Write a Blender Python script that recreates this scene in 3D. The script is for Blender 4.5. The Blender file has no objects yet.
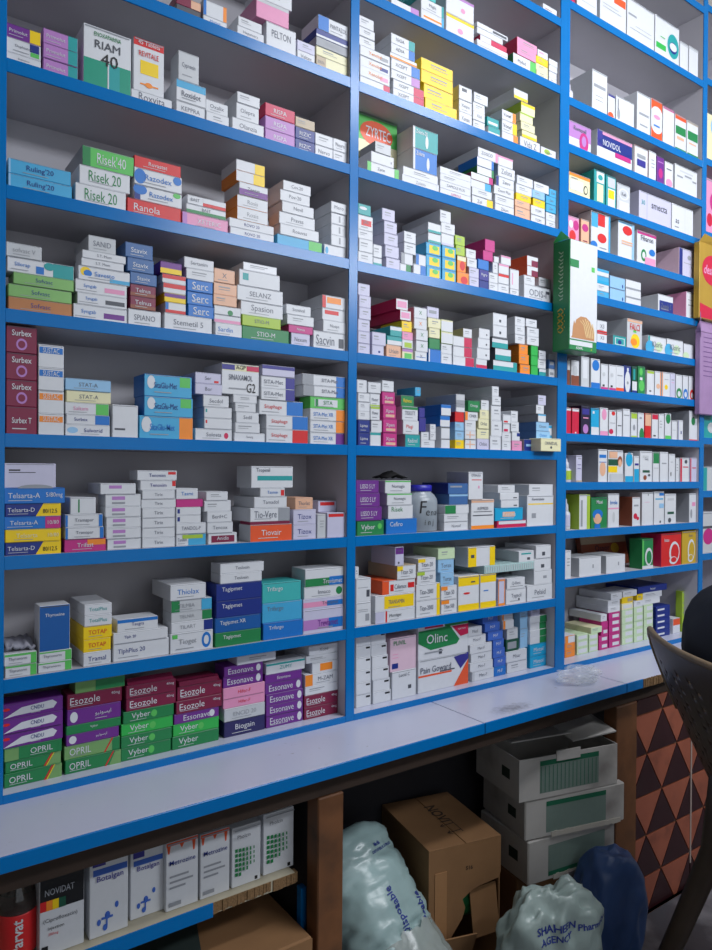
import bpy, bmesh, math, random
from mathutils import Vector, Matrix, noise, Euler
from mathutils.bvhtree import BVHTree
random.seed(7); LIMIT = 296
C = bpy.data.collections.new('pharmacy'); bpy.context.scene.collection.children.link(C)
SC = bpy.context.scene
def lin(c): return tuple((v/12.92 if v <= .04045 else ((v+.055)/1.055)**2.4) for v in c)
def hexc(h): return lin(tuple(int(h[i:i+2], 16)/255 for i in (0, 2, 4)))
# ---------------------------------------------------------------- materials
MATS = {}
def mat(name, col, rough=.5, metal=0.0, nz=.04, scale=60, bump=0.0, spec=.5, trans=0, alpha=1, dirt=None, coat=0):
    if name in MATS: return MATS[name]
    m = bpy.data.materials.new(name); m.use_nodes = True; nt = m.node_tree; N = nt.nodes; L = nt.links
    b = N['Principled BSDF']; b.inputs['Roughness'].default_value = rough; b.inputs['Metallic'].default_value = metal
    b.inputs['Specular IOR Level'].default_value = spec; b.inputs['Coat Weight'].default_value = coat
    tc = N.new('ShaderNodeTexCoord'); no = N.new('ShaderNodeTexNoise'); no.inputs['Scale'].default_value = scale; no.inputs['Detail'].default_value = 3
    L.new(tc.outputs['Object'], no.inputs['Vector'])
    r = N.new('ShaderNodeMapRange'); r.inputs[3].default_value = 1-nz*2; r.inputs[4].default_value = 1+nz
    L.new(no.outputs['Fac'], r.inputs[0])
    mx = N.new('ShaderNodeVectorMath'); mx.operation = 'SCALE'; mx.inputs[0].default_value = col[:3]
    L.new(r.outputs[0], mx.inputs['Scale']); out = mx.outputs[0]
    if dirt:
        n2 = N.new('ShaderNodeTexNoise'); n2.inputs['Scale'].default_value = dirt[1]; n2.inputs['Detail'].default_value = 6
        L.new(tc.outputs['Object'], n2.inputs['Vector'])
        cr = N.new('ShaderNodeValToRGB'); cr.color_ramp.elements[0].position = dirt[2]; cr.color_ramp.elements[1].position = dirt[3]
        L.new(n2.outputs['Fac'], cr.inputs[0]); mm = N.new('ShaderNodeMix'); mm.data_type = 'RGBA'
        L.new(cr.outputs[0], mm.inputs[0]); L.new(out, mm.inputs[6]); mm.inputs[7].default_value = (*dirt[0], 1); out = mm.outputs[2]
    L.new(out, b.inputs['Base Color'])
    if bump:
        bp = N.new('ShaderNodeBump'); bp.inputs['Strength'].default_value = bump; bp.inputs['Distance'].default_value = .002
        L.new(no.outputs['Fac'], bp.inputs['Height']); L.new(bp.outputs[0], b.inputs['Normal'])
    if trans: b.inputs['Transmission Weight'].default_value = trans
    if alpha < 1: b.inputs['Alpha'].default_value = alpha
    MATS[name] = m; return m
PAL = {'W':('white','D3D6DC'),'w':('off-white','BFC3C8'),'V':('pale lavender','C3C2DA'),'K':('black','15161A'),'k':('dark purple','1E1838'),
 'G':('green','1E8048'),'g':('light green','58BE5A'),'l':('lime green','A3C23C'),'L':('bright green','2DB04C'),'h':('pale green','7FAE6B'),
 't':('teal','1E9A9C'),'j':('turquoise','3DB0B0'),'a':('light blue','3FA4D2'),'B2':('cyan','0FA0D0'),'b':('blue','1470C4'),'v':('royal blue','3C66C0'),'n':('navy','142C80'),
 'J':('deep blue','0E57A0'),'N':('slate blue','3E68A0'),'i':('indigo','33308A'),'I':('dark indigo','27245C'),'y':('yellow','F0CC10'),'Y':('mustard','C4A22C'),
 'o':('orange','EE8A2A'),'O':('orange','E2562A'),'p':('pink','DE92B8'),'R':('pale pink','D8BACB'),'m':('magenta','BE2A80'),'c':('crimson','C41C50'),'A':('crimson','C81840'),
 'r':('red','D02226'),'M':('maroon','7C1A40'),'P':('purple','6C2A8A'),'u':('mauve','B27CC0'),'C':('cream','E0DCB4'),'f':('pale green','C4DAB4'),
 'T':('tan','B5A48A'),'B':('brown','8A4A34'),'S':('grey','9498A0'),'d':('dark grey','4A4E58'),'z':('copper','B07850'),'q':('peach','DFAE90'),
 'e':('pale blue','8FBCE0'),'X':('white','E6E8EE'),'Z':('dark green','14503C'), 'D':('dark grey','666B7A'), 'H':('sea green','16947A')}
def card(c):
    nm, h = PAL[c]
    if c in 'zh': return mat('carton_'+c, hexc(h), .32, .35, .03)
    return mat('carton_'+c, hexc(h), .42, 0, .03)
# ---------------------------------------------------------------- camera first: it turns photo positions into places in the room
F = 713.0
cam_d = bpy.data.cameras.new('camera'); cam = bpy.data.objects.new('camera', cam_d); C.objects.link(cam)
cam_d.sensor_fit = 'HORIZONTAL'; cam_d.sensor_width = 36; cam_d.lens = 36*F/712; cam_d.clip_start = .05
CAMP = Vector((0, -1.569, 1.5))
CM = Matrix.Rotation(math.radians(-35.36), 3, 'Z') @ Matrix.Rotation(math.radians(89.70), 3, 'X') @ Matrix.Rotation(math.radians(.45), 3, 'Z')
cam.matrix_world = Matrix.Translation(CAMP) @ CM.to_4x4(); SC.camera = cam
CI = CM.transposed()
def ray(x, y): return CM @ Vector(((x-356)/F, -(y-475)/F, -1))
def atY(x, y, Y): r = ray(x, y); return CAMP + r*((Y-CAMP.y)/r.y)
def atZ(x, y, Z): r = ray(x, y); return CAMP + r*((Z-CAMP.z)/r.z)
def atD(x, y, d): return CAMP + ray(x, y)*d
def px(p): q = CI @ (Vector(p)-CAMP); return (356+F*q.x/-q.z, 475-F*q.y/-q.z, -q.z)
# ---------------------------------------------------------------- mesh helpers
class MB:
    def __init__(s): s.v = []; s.f = []; s.m = []; s.mats = []; s.sm = []
    def mi(s, m):
        if m not in s.mats: s.mats.append(m)
        return s.mats.index(m)
    def add(s, vs, fs, m, smooth=False):
        o = len(s.v); s.v += [tuple(v) for v in vs]; k = s.mi(m)
        for f in fs: s.f.append(tuple(i+o for i in f)); s.m.append(k); s.sm.append(smooth)
    def box(s, a, b, m, bev=0.0, M=None):
        (x0,y0,z0),(x1,y1,z1) = a, b
        if bev > 0:
            e = bev; vs = []; 
            for z in (z0, z1):
                for y in (y0, y1):
                    for x in (x0, x1):
                        sx = 1 if x == x0 else -1; sy = 1 if y == y0 else -1; sz = 1 if z == z0 else -1
                        vs += [(x, y+sy*e, z+sz*e), (x+sx*e, y, z+sz*e), (x+sx*e, y+sy*e, z)]
            def I(cx, cy, cz, k): return (cz*4+cy*2+cx)*3+k
            fs = []
            for k, ax in enumerate(('x','y','z')):
                for side in (0, 1):
                    if k == 0: q = [I(side,0,0,0), I(side,1,0,0), I(side,1,1,0), I(side,0,1,0)]; fl = side == 0
                    elif k == 1: q = [I(0,side,0,1), I(1,side,0,1), I(1,side,1,1), I(0,side,1,1)]; fl = side == 1
                    else: q = [I(0,0,side,2), I(1,0,side,2), I(1,1,side,2), I(0,1,side,2)]; fl = side == 0
                    fs.append(q[::-1] if fl else q)
            for a_ in (0, 1):
                for b_ in (0, 1):
                    fs.append([I(0,a_,b_,1), I(1,a_,b_,1), I(1,a_,b_,2), I(0,a_,b_,2)])
                    fs.append([I(a_,0,b_,0), I(a_,1,b_,0), I(a_,1,b_,2), I(a_,0,b_,2)])
                    fs.append([I(a_,b_,0,0), I(a_,b_,1,0), I(a_,b_,1,1), I(a_,b_,0,1)])
            for cx in (0,1):
                for cy in (0,1):
                    for cz in (0,1): fs.append([I(cx,cy,cz,0), I(cx,cy,cz,1), I(cx,cy,cz,2)])
        else:
            vs = [(x,y,z) for z in (z0,z1) for y in (y0,y1) for x in (x0,x1)]
            fs = [(0,2,3,1),(4,5,7,6),(0,1,5,4),(2,6,7,3),(0,4,6,2),(1,3,7,5)]
        if M is not None: vs = [M @ Vector(v) for v in vs]
        s.add(vs, fs, m)
    def quad(s, a, b, c, d, m): s.add([a,b,c,d], [(0,1,2,3)], m)
    def build(s, name, parent=None, loc=None, rot=None, fix=False):
        me = bpy.data.meshes.new(name); me.from_pydata(s.v, [], s.f)
        for m in s.mats: me.materials.append(m)
        me.polygons.foreach_set('material_index', s.m); me.polygons.foreach_set('use_smooth', s.sm)
        if fix:
            bm = bmesh.new(); bm.from_mesh(me); bmesh.ops.recalc_face_normals(bm, faces=bm.faces); bm.to_mesh(me); bm.free()
        me.update()
        o = bpy.data.objects.new(name, me); C.objects.link(o)
        if parent: o.parent = parent
        if loc is not None: o.location = loc
        if rot is not None: o.rotation_euler = rot
        return o
def tube(mb, pts, rads, m, n=12, cap=True, closed=False):
    pts = [Vector(p) for p in pts]; up = Vector((0,0,1)); rings = []
    for i, p in enumerate(pts):
        d = (pts[min(i+1, len(pts)-1)]-pts[max(i-1, 0)]).normalized()
        a = d.cross(up); a = a.normalized() if a.length > .05 else Vector((1,0,0)); b = d.cross(a).normalized()
        r = rads[i] if isinstance(rads, (list, tuple)) else rads
        rings.append([p+a*math.cos(t*2*math.pi/n)*r+b*math.sin(t*2*math.pi/n)*r for t in range(n)])
    vs = [v for r in rings for v in r]; fs = []
    for i in range(len(rings)-1):
        for t in range(n): fs.append((i*n+t, i*n+(t+1)%n, (i+1)*n+(t+1)%n, (i+1)*n+t))
    if cap: fs.append(tuple(range(n))[::-1]); fs.append(tuple((len(rings)-1)*n+t for t in range(n)))
    mb.add(vs, fs, m, True)
def lathe(mb, prof, m, n=24, c=(0,0,0), sx=1, sy=1):
    vs = []; fs = []
    for (r, z) in prof:
        for t in range(n): a = t*2*math.pi/n; vs.append((c[0]+r*sx*math.cos(a), c[1]+r*sy*math.sin(a), c[2]+z))
    for i in range(len(prof)-1):
        for t in range(n): fs.append((i*n+t, i*n+(t+1)%n, (i+1)*n+(t+1)%n, (i+1)*n+t))
    fs.append(tuple(range(n))[::-1]); fs.append(tuple((len(prof)-1)*n+t for t in range(n)))
    mb.add(vs, fs, m, True)
def empty(name, loc=(0,0,0), rz=0):
    o = bpy.data.objects.new(name, None); C.objects.link(o); o.location = loc; o.rotation_euler = (0,0,rz); o.empty_display_size = .05; return o
def tag(o, label=None, cat=None, group=None, kind=None):
    if label: o['label'] = label
    if cat: o['category'] = cat
    if group: o['group'] = group
    if kind: o['kind'] = kind
    return o
TX = {}
def text2d(s, bold=.0, shear=0, res=2):
    """letters as flat triangles, normalised to height 1 of a capital, origin left baseline"""
    k = (s, bold, shear)
    if k in TX: return TX[k]
    cu = bpy.data.curves.new('t', 'FONT'); cu.body = s; cu.resolution_u = res; cu.offset = bold; cu.shear = shear; cu.fill_mode = 'FRONT'
    o = bpy.data.objects.new('t', cu); SC.collection.objects.link(o)
    dg = bpy.context.evaluated_depsgraph_get(); dg.update(); e = o.evaluated_get(dg); me = e.to_mesh()
    vs = [(v.co.x, v.co.y) for v in me.vertices]; fs = [tuple(p.vertices) for p in me.polygons]
    e.to_mesh_clear(); bpy.data.objects.remove(o); bpy.data.curves.remove(cu)
    if vs:
        x0 = min(v[0] for v in vs); x1 = max(v[0] for v in vs); y0 = min(v[1] for v in vs); y1 = max(v[1] for v in vs)
        H = max(y1, .7)-0; 
        vs = [((x-x0), y) for x, y in vs]; TX[k] = (vs, fs, x1-x0, y0, y1)
    else: TX[k] = ([], [], 1, 0, 1)
    return TX[k]
def put_text(mb, s, O, U, V, cu, cv, h, wmax, m, bold=.02, shear=0, fit=True):
    """write s on the plane O+u*U+v*V (unit axes), centred at (cu,cv), letter height h, at most wmax wide"""
    vs, fs, w, y0, y1 = text2d(s, bold, shear)
    if not vs: return
    sc = h/(y1-y0); ww = w*sc; sx = sc
    if ww > wmax: sx = wmax/w; 
    if sx < sc*.6: sc = sx/.6
    O = Vector(O); U = Vector(U); V = Vector(V)
    pts = [O+U*(cu+(x-w/2)*sx)+V*(cv+(y-(y0+y1)/2)*sc) for x, y in vs]
    mb.add(pts, fs, m)
# ---------------------------------------------------------------- stock on the shelves
# one line per stack: left px, right px of the front face | boxes bottom to top
DATA = {}
DATA['L7'] = """
176 201 : 9 d ; 9 M R40=q
203 227 : 8 W t=b |Motival ; 16 W R15=o L12=b
237 264 : 11 W |Hepamerz ; 10 W @238,262
266 296 : 27 W s=34 v=62 |PELTON ; 20 p @256,289 T20=w D=.1 ; 13 W @260,292
297 315 : 11 W |Valtec ; 10 V
316 350 : 13 T R70=C |ZOLTA ; 9 C ; 9 S ; 8 n B30=W ; 15 W @318,351 L35=b |PANTAZOL
"""
DATA['L6'] = """
5 41 : 10 W s=22 |Duphaston ; 15 W P68,40,96,96=n P70,8,96,38=g s=22 |Duphaston ; 14 u S=u c=P R32=y s=24 |Primolut
43 78 : 15 u R28=t s=24 |Primolut ; 15 u R28=t s=24 |Primolut ; 15 u R28=t s=24 |Primolut
83 131 : 62 W B46=H P50,0,76,44=t P50,0,53,44=W t=G v=88 s=7 w=56 |ENOXAPARINA@RIAM:50:72:13:d:60@40:54:50:20:K:44
133 165 @131,172: 11 W s=70 |Roxvita ; 53 W @133,164 T14=r P22,34,82,60=y P22,13,82,16=o E50,15,12,5=o v=72 s=10 t=r |REVITALE@45_Tablets:50:93:8:W:70
176 205 : 13 W |KEPPRA ; 22 W @176,206 T36=a B5=S v=40 s=26 |Roxidot ; 29 w @178,199 D=.05 |Cyproxin
205 229 : 12 W @206,229 ; 12 W @205,228 |Oxalix
233 264 : 14 W @232,264 |Olanzia ; 16 W @236,259 |Olepra ; 11 W @237,260
265 295 : 13 u t=W |RISPA ; 13 u t=W |RISPA ; 13 c |RISPA
295 315 : 12 n |RIZIC ; 12 n |RIZIC ; 10 T
315 333 : 12 W |Nervo ; 12 W
333 352 : 12 W ; 12 W |Neuro
"""
DATA['L5'] = """
8 72 : 15 a t=n L3=e s=46 |Ruling'20 ; 15 a @8,71 t=n L3=e s=46 |Ruling'20
75 126 : 20 W t=G s=56 D=.16 |Risek_20 ; 19 W @79,130 t=G s=56 D=.16 |Risek_20 ; 20 g @82,134 S=S L15=G t=W s=56 a=56 D=.15 |Risek'40
135 181 @127,181: 16 r s=44 a=36 w=50 |Ranola ; 15 W @134,182 L12=n E12,70,14,34=b E89,82,8,18=g t=b |Razodex ; 17 W @134,182 E12,50,12,44=b E90,72,9,26=b t=b |Razodex ; 12 r @134,181 |Ruvastat
182 228 : 14 p t=W L10=u a=58 |XETERIC ; 9 W @186,226 B40=G v=62 |BAST ; 9 W @187,226 R60=r P40,40,100,100=W |BAST
230 274 : 9 W t=n |ROVO_20 ; 9 W @229,274 t=n |ROVO_20 ; 13 W @237,268 S=o t=S |Rosis ; 12 W @237,268 S=o t=S |Rosis ; 13 W @239,268 B50=P |Zeegap ; 11 W @236,265 R40=y S=o ; 11 W @236,265 R35=y
277 322 : 12 a R30=g ; 11 W @280,319 |Rosuvas ; 12 W @279,315 |Pravas ; 11 W @282,314 |Nevil ; 11 W @280,310 |Pov-20 ; 10 W @283,311 |Cov.20
324 352 : 12 W E12,50,7,30=a ; 11 W @331,353 P50,20,62,80=S ; 11 W @331,353 P50,20,62,80=S ; 11 W @331,353 P50,20,62,80=S ; 11 W @331,352 |Mero
"""
DATA['L4'] = """
8 72 : 14 z t=n |Sofvasc ; 13 h t=n |Sofvasc ; 12 h @13,74 t=n |Sofvasc ; 15 W @7,74 R32=t P42,8,54,60=b E62,70,8,26=t t=b a=22 w=34 |Silorap ; 14 w @6,42 t=S |sofvasc_V
73 127 : 15 W P56,20,96,58=P t=b a=28 w=50 |Syngab ; 12 W @77,127 P56,20,96,58=d t=b a=28 w=50 |Syngab ; 13 W @75,127 P56,20,96,58=p t=b a=28 w=50 |Syngab ; 14 W @78,130 E14,60,10,34=y E18,50,8,24=b B30=W P60,2,100,30=a t=b |Savesto ; 8 W @81,124 |S.T._Mom ; 8 W @82,126 |S.T._Mom ; 16 w @88,116 s=34 |SANID
128 161 : 17 W |SPIANO ; 13 M @130,156 B30=B |Telnus ; 12 M @130,156 B30=B |Telnus ; 12 N @127,157 |Stavix ; 14 N @127,154 |Stavix ; 15 N @125,153 |Stavix
164 212 : 17 W |Stemetil_5 ; 11 W @165,186 L15=b B30=r ; 9 y @164,186 T45=P ; 10 W @163,186 T50=r ; 9 W @162,186 T50=r ; 12 P @160,182 B45=y
188 214 b=17 : 12 b s=58 |Serc ; 13 b @187,213 s=58 |Serc ; 12 b @187,213 s=58 |Serc ; 11 W @185,214 ; 11 W @184,214 |Sertanim
213 242 : 14 W @215,242 a=38 t=b |Sardin ; 8 W @214,241 B40=p ; 9 W @213,241 E60,30,10,30=G ; 11 q @213,237 ; 12 q @213,237 ; 14 q @212,235 |X

"""
DATA['L4b'] = """
242 289 : 14 G |STIO-M ; 11 l @242,281 |STIO-M ; 14 W @240,283 s=56 |Spasion ; 15 W @237,283 |SELANZ ; 16 W @239,280 P8,35,22,80=t ; 8 X @243,277
291 310 : 13 V |Nexum ; 8 m @282,313 |Nimix ; 10 W @287,314 ; 10 W @286,311 |Sensival
313 350 : 18 W s=54 a=36 w=56 P78,15,94,70=d |Sacvin ; 12 W @323,348 |Nospa ; 12 W @322,348 P10,50,70,85=r ; 13 W @322,348 L15=r P20,40,80,88=o
"""
DATA['L3'] = """
6 37 : 28 M S=M s=22 v=50 |Surbex_T ; 27 M E50,32,18,22=u E50,32,12,14=M s=22 v=74 |Surbex ; 27 M E50,32,18,22=u E50,32,12,14=M s=22 v=74 |Surbex ; 27 M E50,32,18,22=u E50,32,12,14=M s=22 v=74 |Surbex
38 64 : 22 W P3,60,97,88=o t=W v=74 s=22 |SUSTAC ; 23 W P3,60,97,88=o t=W v=74 s=22 |SUSTAC ; 23 W P3,62,97,90=b t=W v=75 s=22 |SUSTAC ; 23 W P3,62,97,90=b t=W v=75 s=22 |SUSTAC
65 110 : 12 W E16,50,12,26=e t=n a=62 w=56 |Sulvorid ; 10 W @66,110 R34=b t=n |Surbex ; 12 W @65,109 R30=g t=p |Saltam ; 12 C @66,111 |STAT-A ; 12 e @65,111 |STAT-A
112 138 : 33 W P8,22,50,28=d
139 193 : 23 a S=a R26=o E13,62,9,34=W t=b a=42 w=46 |SitaGlu-Met ; 20 a @144,193 S=b P74,48,97,96=g E14,64,8,30=W t=n a=44 w=48 |SitaGlu-Met ; 22 a @144,192 S=b P74,48,97,96=g E14,64,8,30=W t=n a=44 w=48 |SitaGlu-Met
195 232 : 12 W E84,45,6,26=c |Solosta ; 11 W @204,232 P4,50,10,82=r ; 11 W @204,232 P4,50,10,82=t ; 12 W @203,229 |Secdol ; 11 V @195,222 |Bor ; 11 V @195,221 P74,8,92,30=r |Ser
235 260 @234,265: 9 W |Swing ; 10 W @235,260 ; 11 W @236,259 |Sedil ; 9 W @235,256 ; 8 W @233,257 ; 31 W @221,259 T22=C P0,80,34,98=i P66,80,100,98=c s=20 v=56 |SINAXAMOL@AGP:50:89:13:K:26@G2:78:24:30:K:24
266 308 : 14 W R38=r t=r |Sitaphage ; 14 W R38=b t=r |Sitaphage ; 15 W @259,303 R38=b t=r |Sitaphage ; 12 W @261,295 R28=i |SITA-Met ; 12 W @261,295 R28=i |SITA-Met ; 11 V @262,295 T35=i
310 349 : 12 W R26=P t=b |SITA-Met_XR ; 12 W R26=o t=b |SITA-Met_XR ; 12 W R26=o t=b |SITA-Met_XR ; 12 g @310,349 P12,15,78,80=W P14,15,22,80=G t=G |SITA ; 11 W @303,348 R22=b L25=S |SITA-Met ; 11 W @302,348 R22=b L25=S |SITA-Met
"""
DATA['L2'] = """
5 61 : 13 n Q54,0,100,0,100,100,68,100=y t=W a=28 w=48 |Telsarta-D@80/12.5:80:40:34:K:26 ; 13 y t=C a=38 w=46 |Telsarta@10/80:86:50:30:C:20 ; 13 b @4,61 R28=m a=34 w=60 |Telsarta-A@10/80:86:50:30:W:20 ; 13 n @5,61 Q54,0,100,0,100,100,68,100=y a=28 w=48 |Telsarta-D@80/12.5:80:40:34:K:26 ; 16 b @4,65 a=32 w=52 |Telsarta-A@5/80mg:82:52:38:W:28 ; 25 V @4,56 P8,70,30,76=K P8,62,60,65=d E60,0,34,14=S
64 106 : 13 m P55,50,100,96=o |Trifast ; 12 W @65,104 L6=b R10=b |Tramapar ; 13 W @65,103 L6=b R10=b |Tramapar ; 17 W @70,96 P30,10,36,90=G
107 141 : 11 W P18,52,55,84=u P18,16,55,34=S ; 11 W @106,141 P18,52,55,84=u P18,16,55,34=S ; 11 W @106,141 P18,52,55,84=u P18,16,55,34=S ; 11 W @105,141 P18,52,55,84=u P18,16,55,34=S ; 12 W @105,141 P18,52,55,84=u P18,16,55,34=S ; 11 W @100,136 P24,52,60,84=u D=.1
142 175 : 10 W |Tirix ; 10 W |Tirix ; 10 W |Tirix ; 10 W |Tirix ; 9 W @141,176 |Tirix ; 9 W |Tirix ; 10 W @140,176 P90,40,100,100=r t=i |Tenoxim ; 10 W @137,177 P78,60,98,90=r t=n |Tenoxim
176 206 : 12 W R60=a P20,60,90,94=l |Tandem ; 11 W |TANDOL-P ; 8 W @176,201 P4,20,14,80=n ; 8 W @176,201 P4,20,14,80=n ; 8 m @176,203 ; 11 W @176,198 t=b |Tasmi
208 237 : 11 W P10,12,92,78=M t=W |Anidis ; 11 W @207,233 |Tencox ; 11 W @207,232 |Beril+C ; 11 W @204,231 ; 9 W @206,228
250 292 @250,292: 17 O S=w |Tiovair ; 3 M @250,290 ; 14 W @250,290 R30=S s=50 D=.12 a=38 w=56 |Tio-Vere ; 11 W @254,287 |Tamadol ; 9 W @260,285 t=b P84,10,98,80=r |Tasmin ; 22 W @251,293 P14,34,99,56=t v=80 s=22 a=28 w=32 |Tropimil
293 316 : 15 V t=n |Tizox ; 15 V @293,316 t=n |Tizox ; 12 q @295,313 |Thorlet
317 326 : 24 w
"""
DATA['L2b'] = """
327 347 : 25 V P6,84,94,98=r Y=.008 ; 11 V @318,341 P10,60,90,92=r Y=.05
"""
DATA['L1'] = """
5 36 @5,37: 12 W R20=g T16=g |Thyronorm ; 12 W @4,37 R18=g T20=g |Thyronorm
39 72 : 10 W @38,72 R20=g T14=g |Thyronorm ; 11 W @39,72 R20=g T14=g |Thyronorm ; 46 J @39,70 S=W s=9 v=78 D=.05 |Thyroxine
83 111 : 14 W D=.12 t=n |Tramal ; 13 y t=r D=.12 |TOTAP ; 13 y @83,112 t=r D=.12 |TOTAP ; 11 W @84,112 t=t D=.12 |TotalPlus ; 11 W @84,112 D=.12 t=t |TotalPlus
113 169 : 18 W t=n a=32 w=48 |TlphPlus_20 ; 11 W @113,168 t=n a=30 w=44 |Tlph_20 ; 13 W @117,158 T28=b t=n |Tacgra
170 213 : 20 W E84,50,11,40=b E84,50,6,24=W P4,74,16,94=g t=S a=40 w=56 |Tioget ; 11 W @171,213 R22=n t=S |TILART ; 10 w @171,212 R24=G t=S |TELNIA ; 12 w @171,212 L20=G R26=a t=S |TILMIA ; 16 W @170,206 t=b D=.12 |Thiolax
215 261 : 14 G s=34 v=62 a=36 w=50 |Tagipmet ; 15 J s=34 v=62 a=38 w=56 |Tagipmet_XR ; 17 n @216,262 s=32 v=64 a=34 w=50 |Tagipmet ; 17 n @216,262 s=32 v=64 a=34 w=50 |Tagipmet ; 10 W @220,262 |Teslosin ; 10 W @220,264 |Teslosin
263 303 : 17 b s=28 v=66 a=32 w=40 |Trifargo ; 20 a @262,302 s=28 v=66 a=32 w=40 |Trifargo ; 20 j @262,301 s=28 v=66 a=32 w=40 |Trifargo
303 345 : 24 V @303,344 P0,14,62,58=u P62,14,98,58=b t=P v=40 a=60 w=50 s=26 |Treviamet ; 11 V @303,345 P0,20,58,70=p P58,20,98,70=b a=66 w=40 |Treviamet ; 12 W @304,345 E88,50,8,34=G |Innaco ; 18 W @305,346 B45=G P62,0,100,50=b t=W v=25 s=26 a=70 w=50 |Treviamet
"""
DATA['L0'] = """
4 62 : 14 G Q74,0,100,0,100,100,86,100=h Q68,0,71,0,85,100,82,100=r Q72,0,74,0,88,100,86,100=y s=46 a=28 w=40 t=W |OPRIL ; 12 G @5,61 Q74,0,100,0,100,100,86,100=h Q68,0,71,0,85,100,82,100=r Q72,0,74,0,88,100,86,100=y s=46 a=28 w=40 t=W |OPRIL ; 13 G @4,62 L24=h s=44 a=64 w=40 R6=G |OPRIL ; 15 P @3,63 S=P Q0,6,30,66,82,84,90,60,84,28,20,16=W E5,64,6,10=r t=n a=56 w=22 s=26 |CNDU ; 15 P @3,63 Q0,6,30,66,82,84,90,60,84,28,20,16=W E5,64,6,10=r t=n a=56 w=22 s=26 |CNDU ; 15 P @3,63 Q0,6,30,66,82,84,90,60,84,28,20,16=W E5,64,6,10=r t=n a=56 w=22 s=26 |CNDU
65 121 : 14 G Q78,0,100,0,100,100,90,100=h Q70,0,73,0,88,100,85,100=r s=48 a=26 w=38 t=W |OPRIL ; 14 h @64,120 R14=G Q70,0,73,0,88,100,85,100=r t=W s=50 a=28 w=38 |OPRIL ; 11 u c=P @66,119 E12,50,7,36=W a=66 w=30 |URDU ; 9 G @66,121 |Vyber ; 16 P @67,121 E12,50,7,34=W a=66 w=30 |URDU ; 15 M @67,122 s=48 a=32 w=54 |Esozole@40mg:88:66:26:W:16 ; 12 h @75,125 P40,5,100,96=G F
120 171 : 13 G E60,50,6,30=g a=34 w=44 s=60 |Vyber ; 12 G @120,172 E60,50,6,30=g a=34 w=44 s=60 |Vyber ; 12 L @121,173 E60,50,6,30=g a=34 w=44 s=60 |Vyber ; 12 G @123,174 E60,50,6,30=g a=34 w=44 s=60 |Vyber ; 13 M @126,176 s=50 a=34 w=54 |Esozole@40mg:88:66:26:W:16 ; 13 M @126,176 s=50 a=34 w=54 F |Esozole@40mg:88:66:26:W:16
172 219 : 13 G s=60 a=34 w=44 |Vyber ; 12 L @172,219 E60,50,6,30=g s=60 a=34 w=44 |Vyber ; 10 P @174,219 E84,50,6,36=W s=56 |Essonave ; 13 M @175,222 s=50 a=34 w=54 |Esozole@40mg:88:66:26:W:16 ; 14 M @177,222 s=50 a=34 w=54 F |Esozole@40mg:88:66:26:W:16 ; 5 M @179,218
224 265 : 16 I s=44 |Biogain ; 13 w t=S |ENCID_20 ; 10 p @223,265 t=r |Hifer-F ; 11 p @223,265 t=r |Hifer-F ; 11 P @223,263 E88,50,6,36=W s=56 a=42 |Essonave ; 10 P @224,263 E88,50,6,36=W s=56 a=42 |Essonave ; 9 W @237,276 ; 9 W @243,284 E60,50,12,30=t
266 303 : 12 P E90,50,6,36=W s=56 a=42 |Essonave ; 11 P @266,303 E90,50,6,36=W s=56 a=42 |Essonave ; 11 P E90,50,6,36=W s=56 a=42 |Essonave ; 11 P @265,302 E90,50,6,36=W s=56 a=42 |Essonave ; 9 P @265,302 |Essonave ; 11 W @266,305 T20=t t=t |ZUMY
304 343 : 12 M @304,342 s=50 a=34 w=54 |Esozole@40mg:88:66:26:W:16 ; 12 M s=50 a=34 w=54 |Esozole@40mg:88:66:26:W:16 ; 9 W @305,341 ; 12 W @305,341 L22=o |M-ZAM ; 11 W @312,341 P30,14,78,84=o ; 7 W @306,338 ; 10 W @309,340 |Xobil
"""
DATA['M9'] = """
543 557 : 9 W P10,20,90,26=B P10,50,60,56=B
"""
DATA['M8'] = """
391 419 : 10 W R30=u
421 444 : 13 W P10,40,100,56=o R10=a ; 12 W R10=t |Miglit ; 12 j @415,436
446 474 : 22 W T16=y E50,40,10,12=p ; 21 W T14=u E60,40,8,12=p D=.08
477 508 : 5 W P8,20,90,50=m ; 5 W ; 6 c @480,507 L40=W ; 6 W @477,503 ; 5 W P50,20,96,70=d
513 536 : 14 W R26=g S=G |Myfed ; 9 p @517,536 S=c ; 9 p @517,537 S=c
536 548 : 8 C t=y ; 7 y S=C c=C ; 7 y ; 7 W P10,50,60,70=p
549 560 : 7 W ; 6 W ; 6 W ; 6 W
"""
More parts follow.
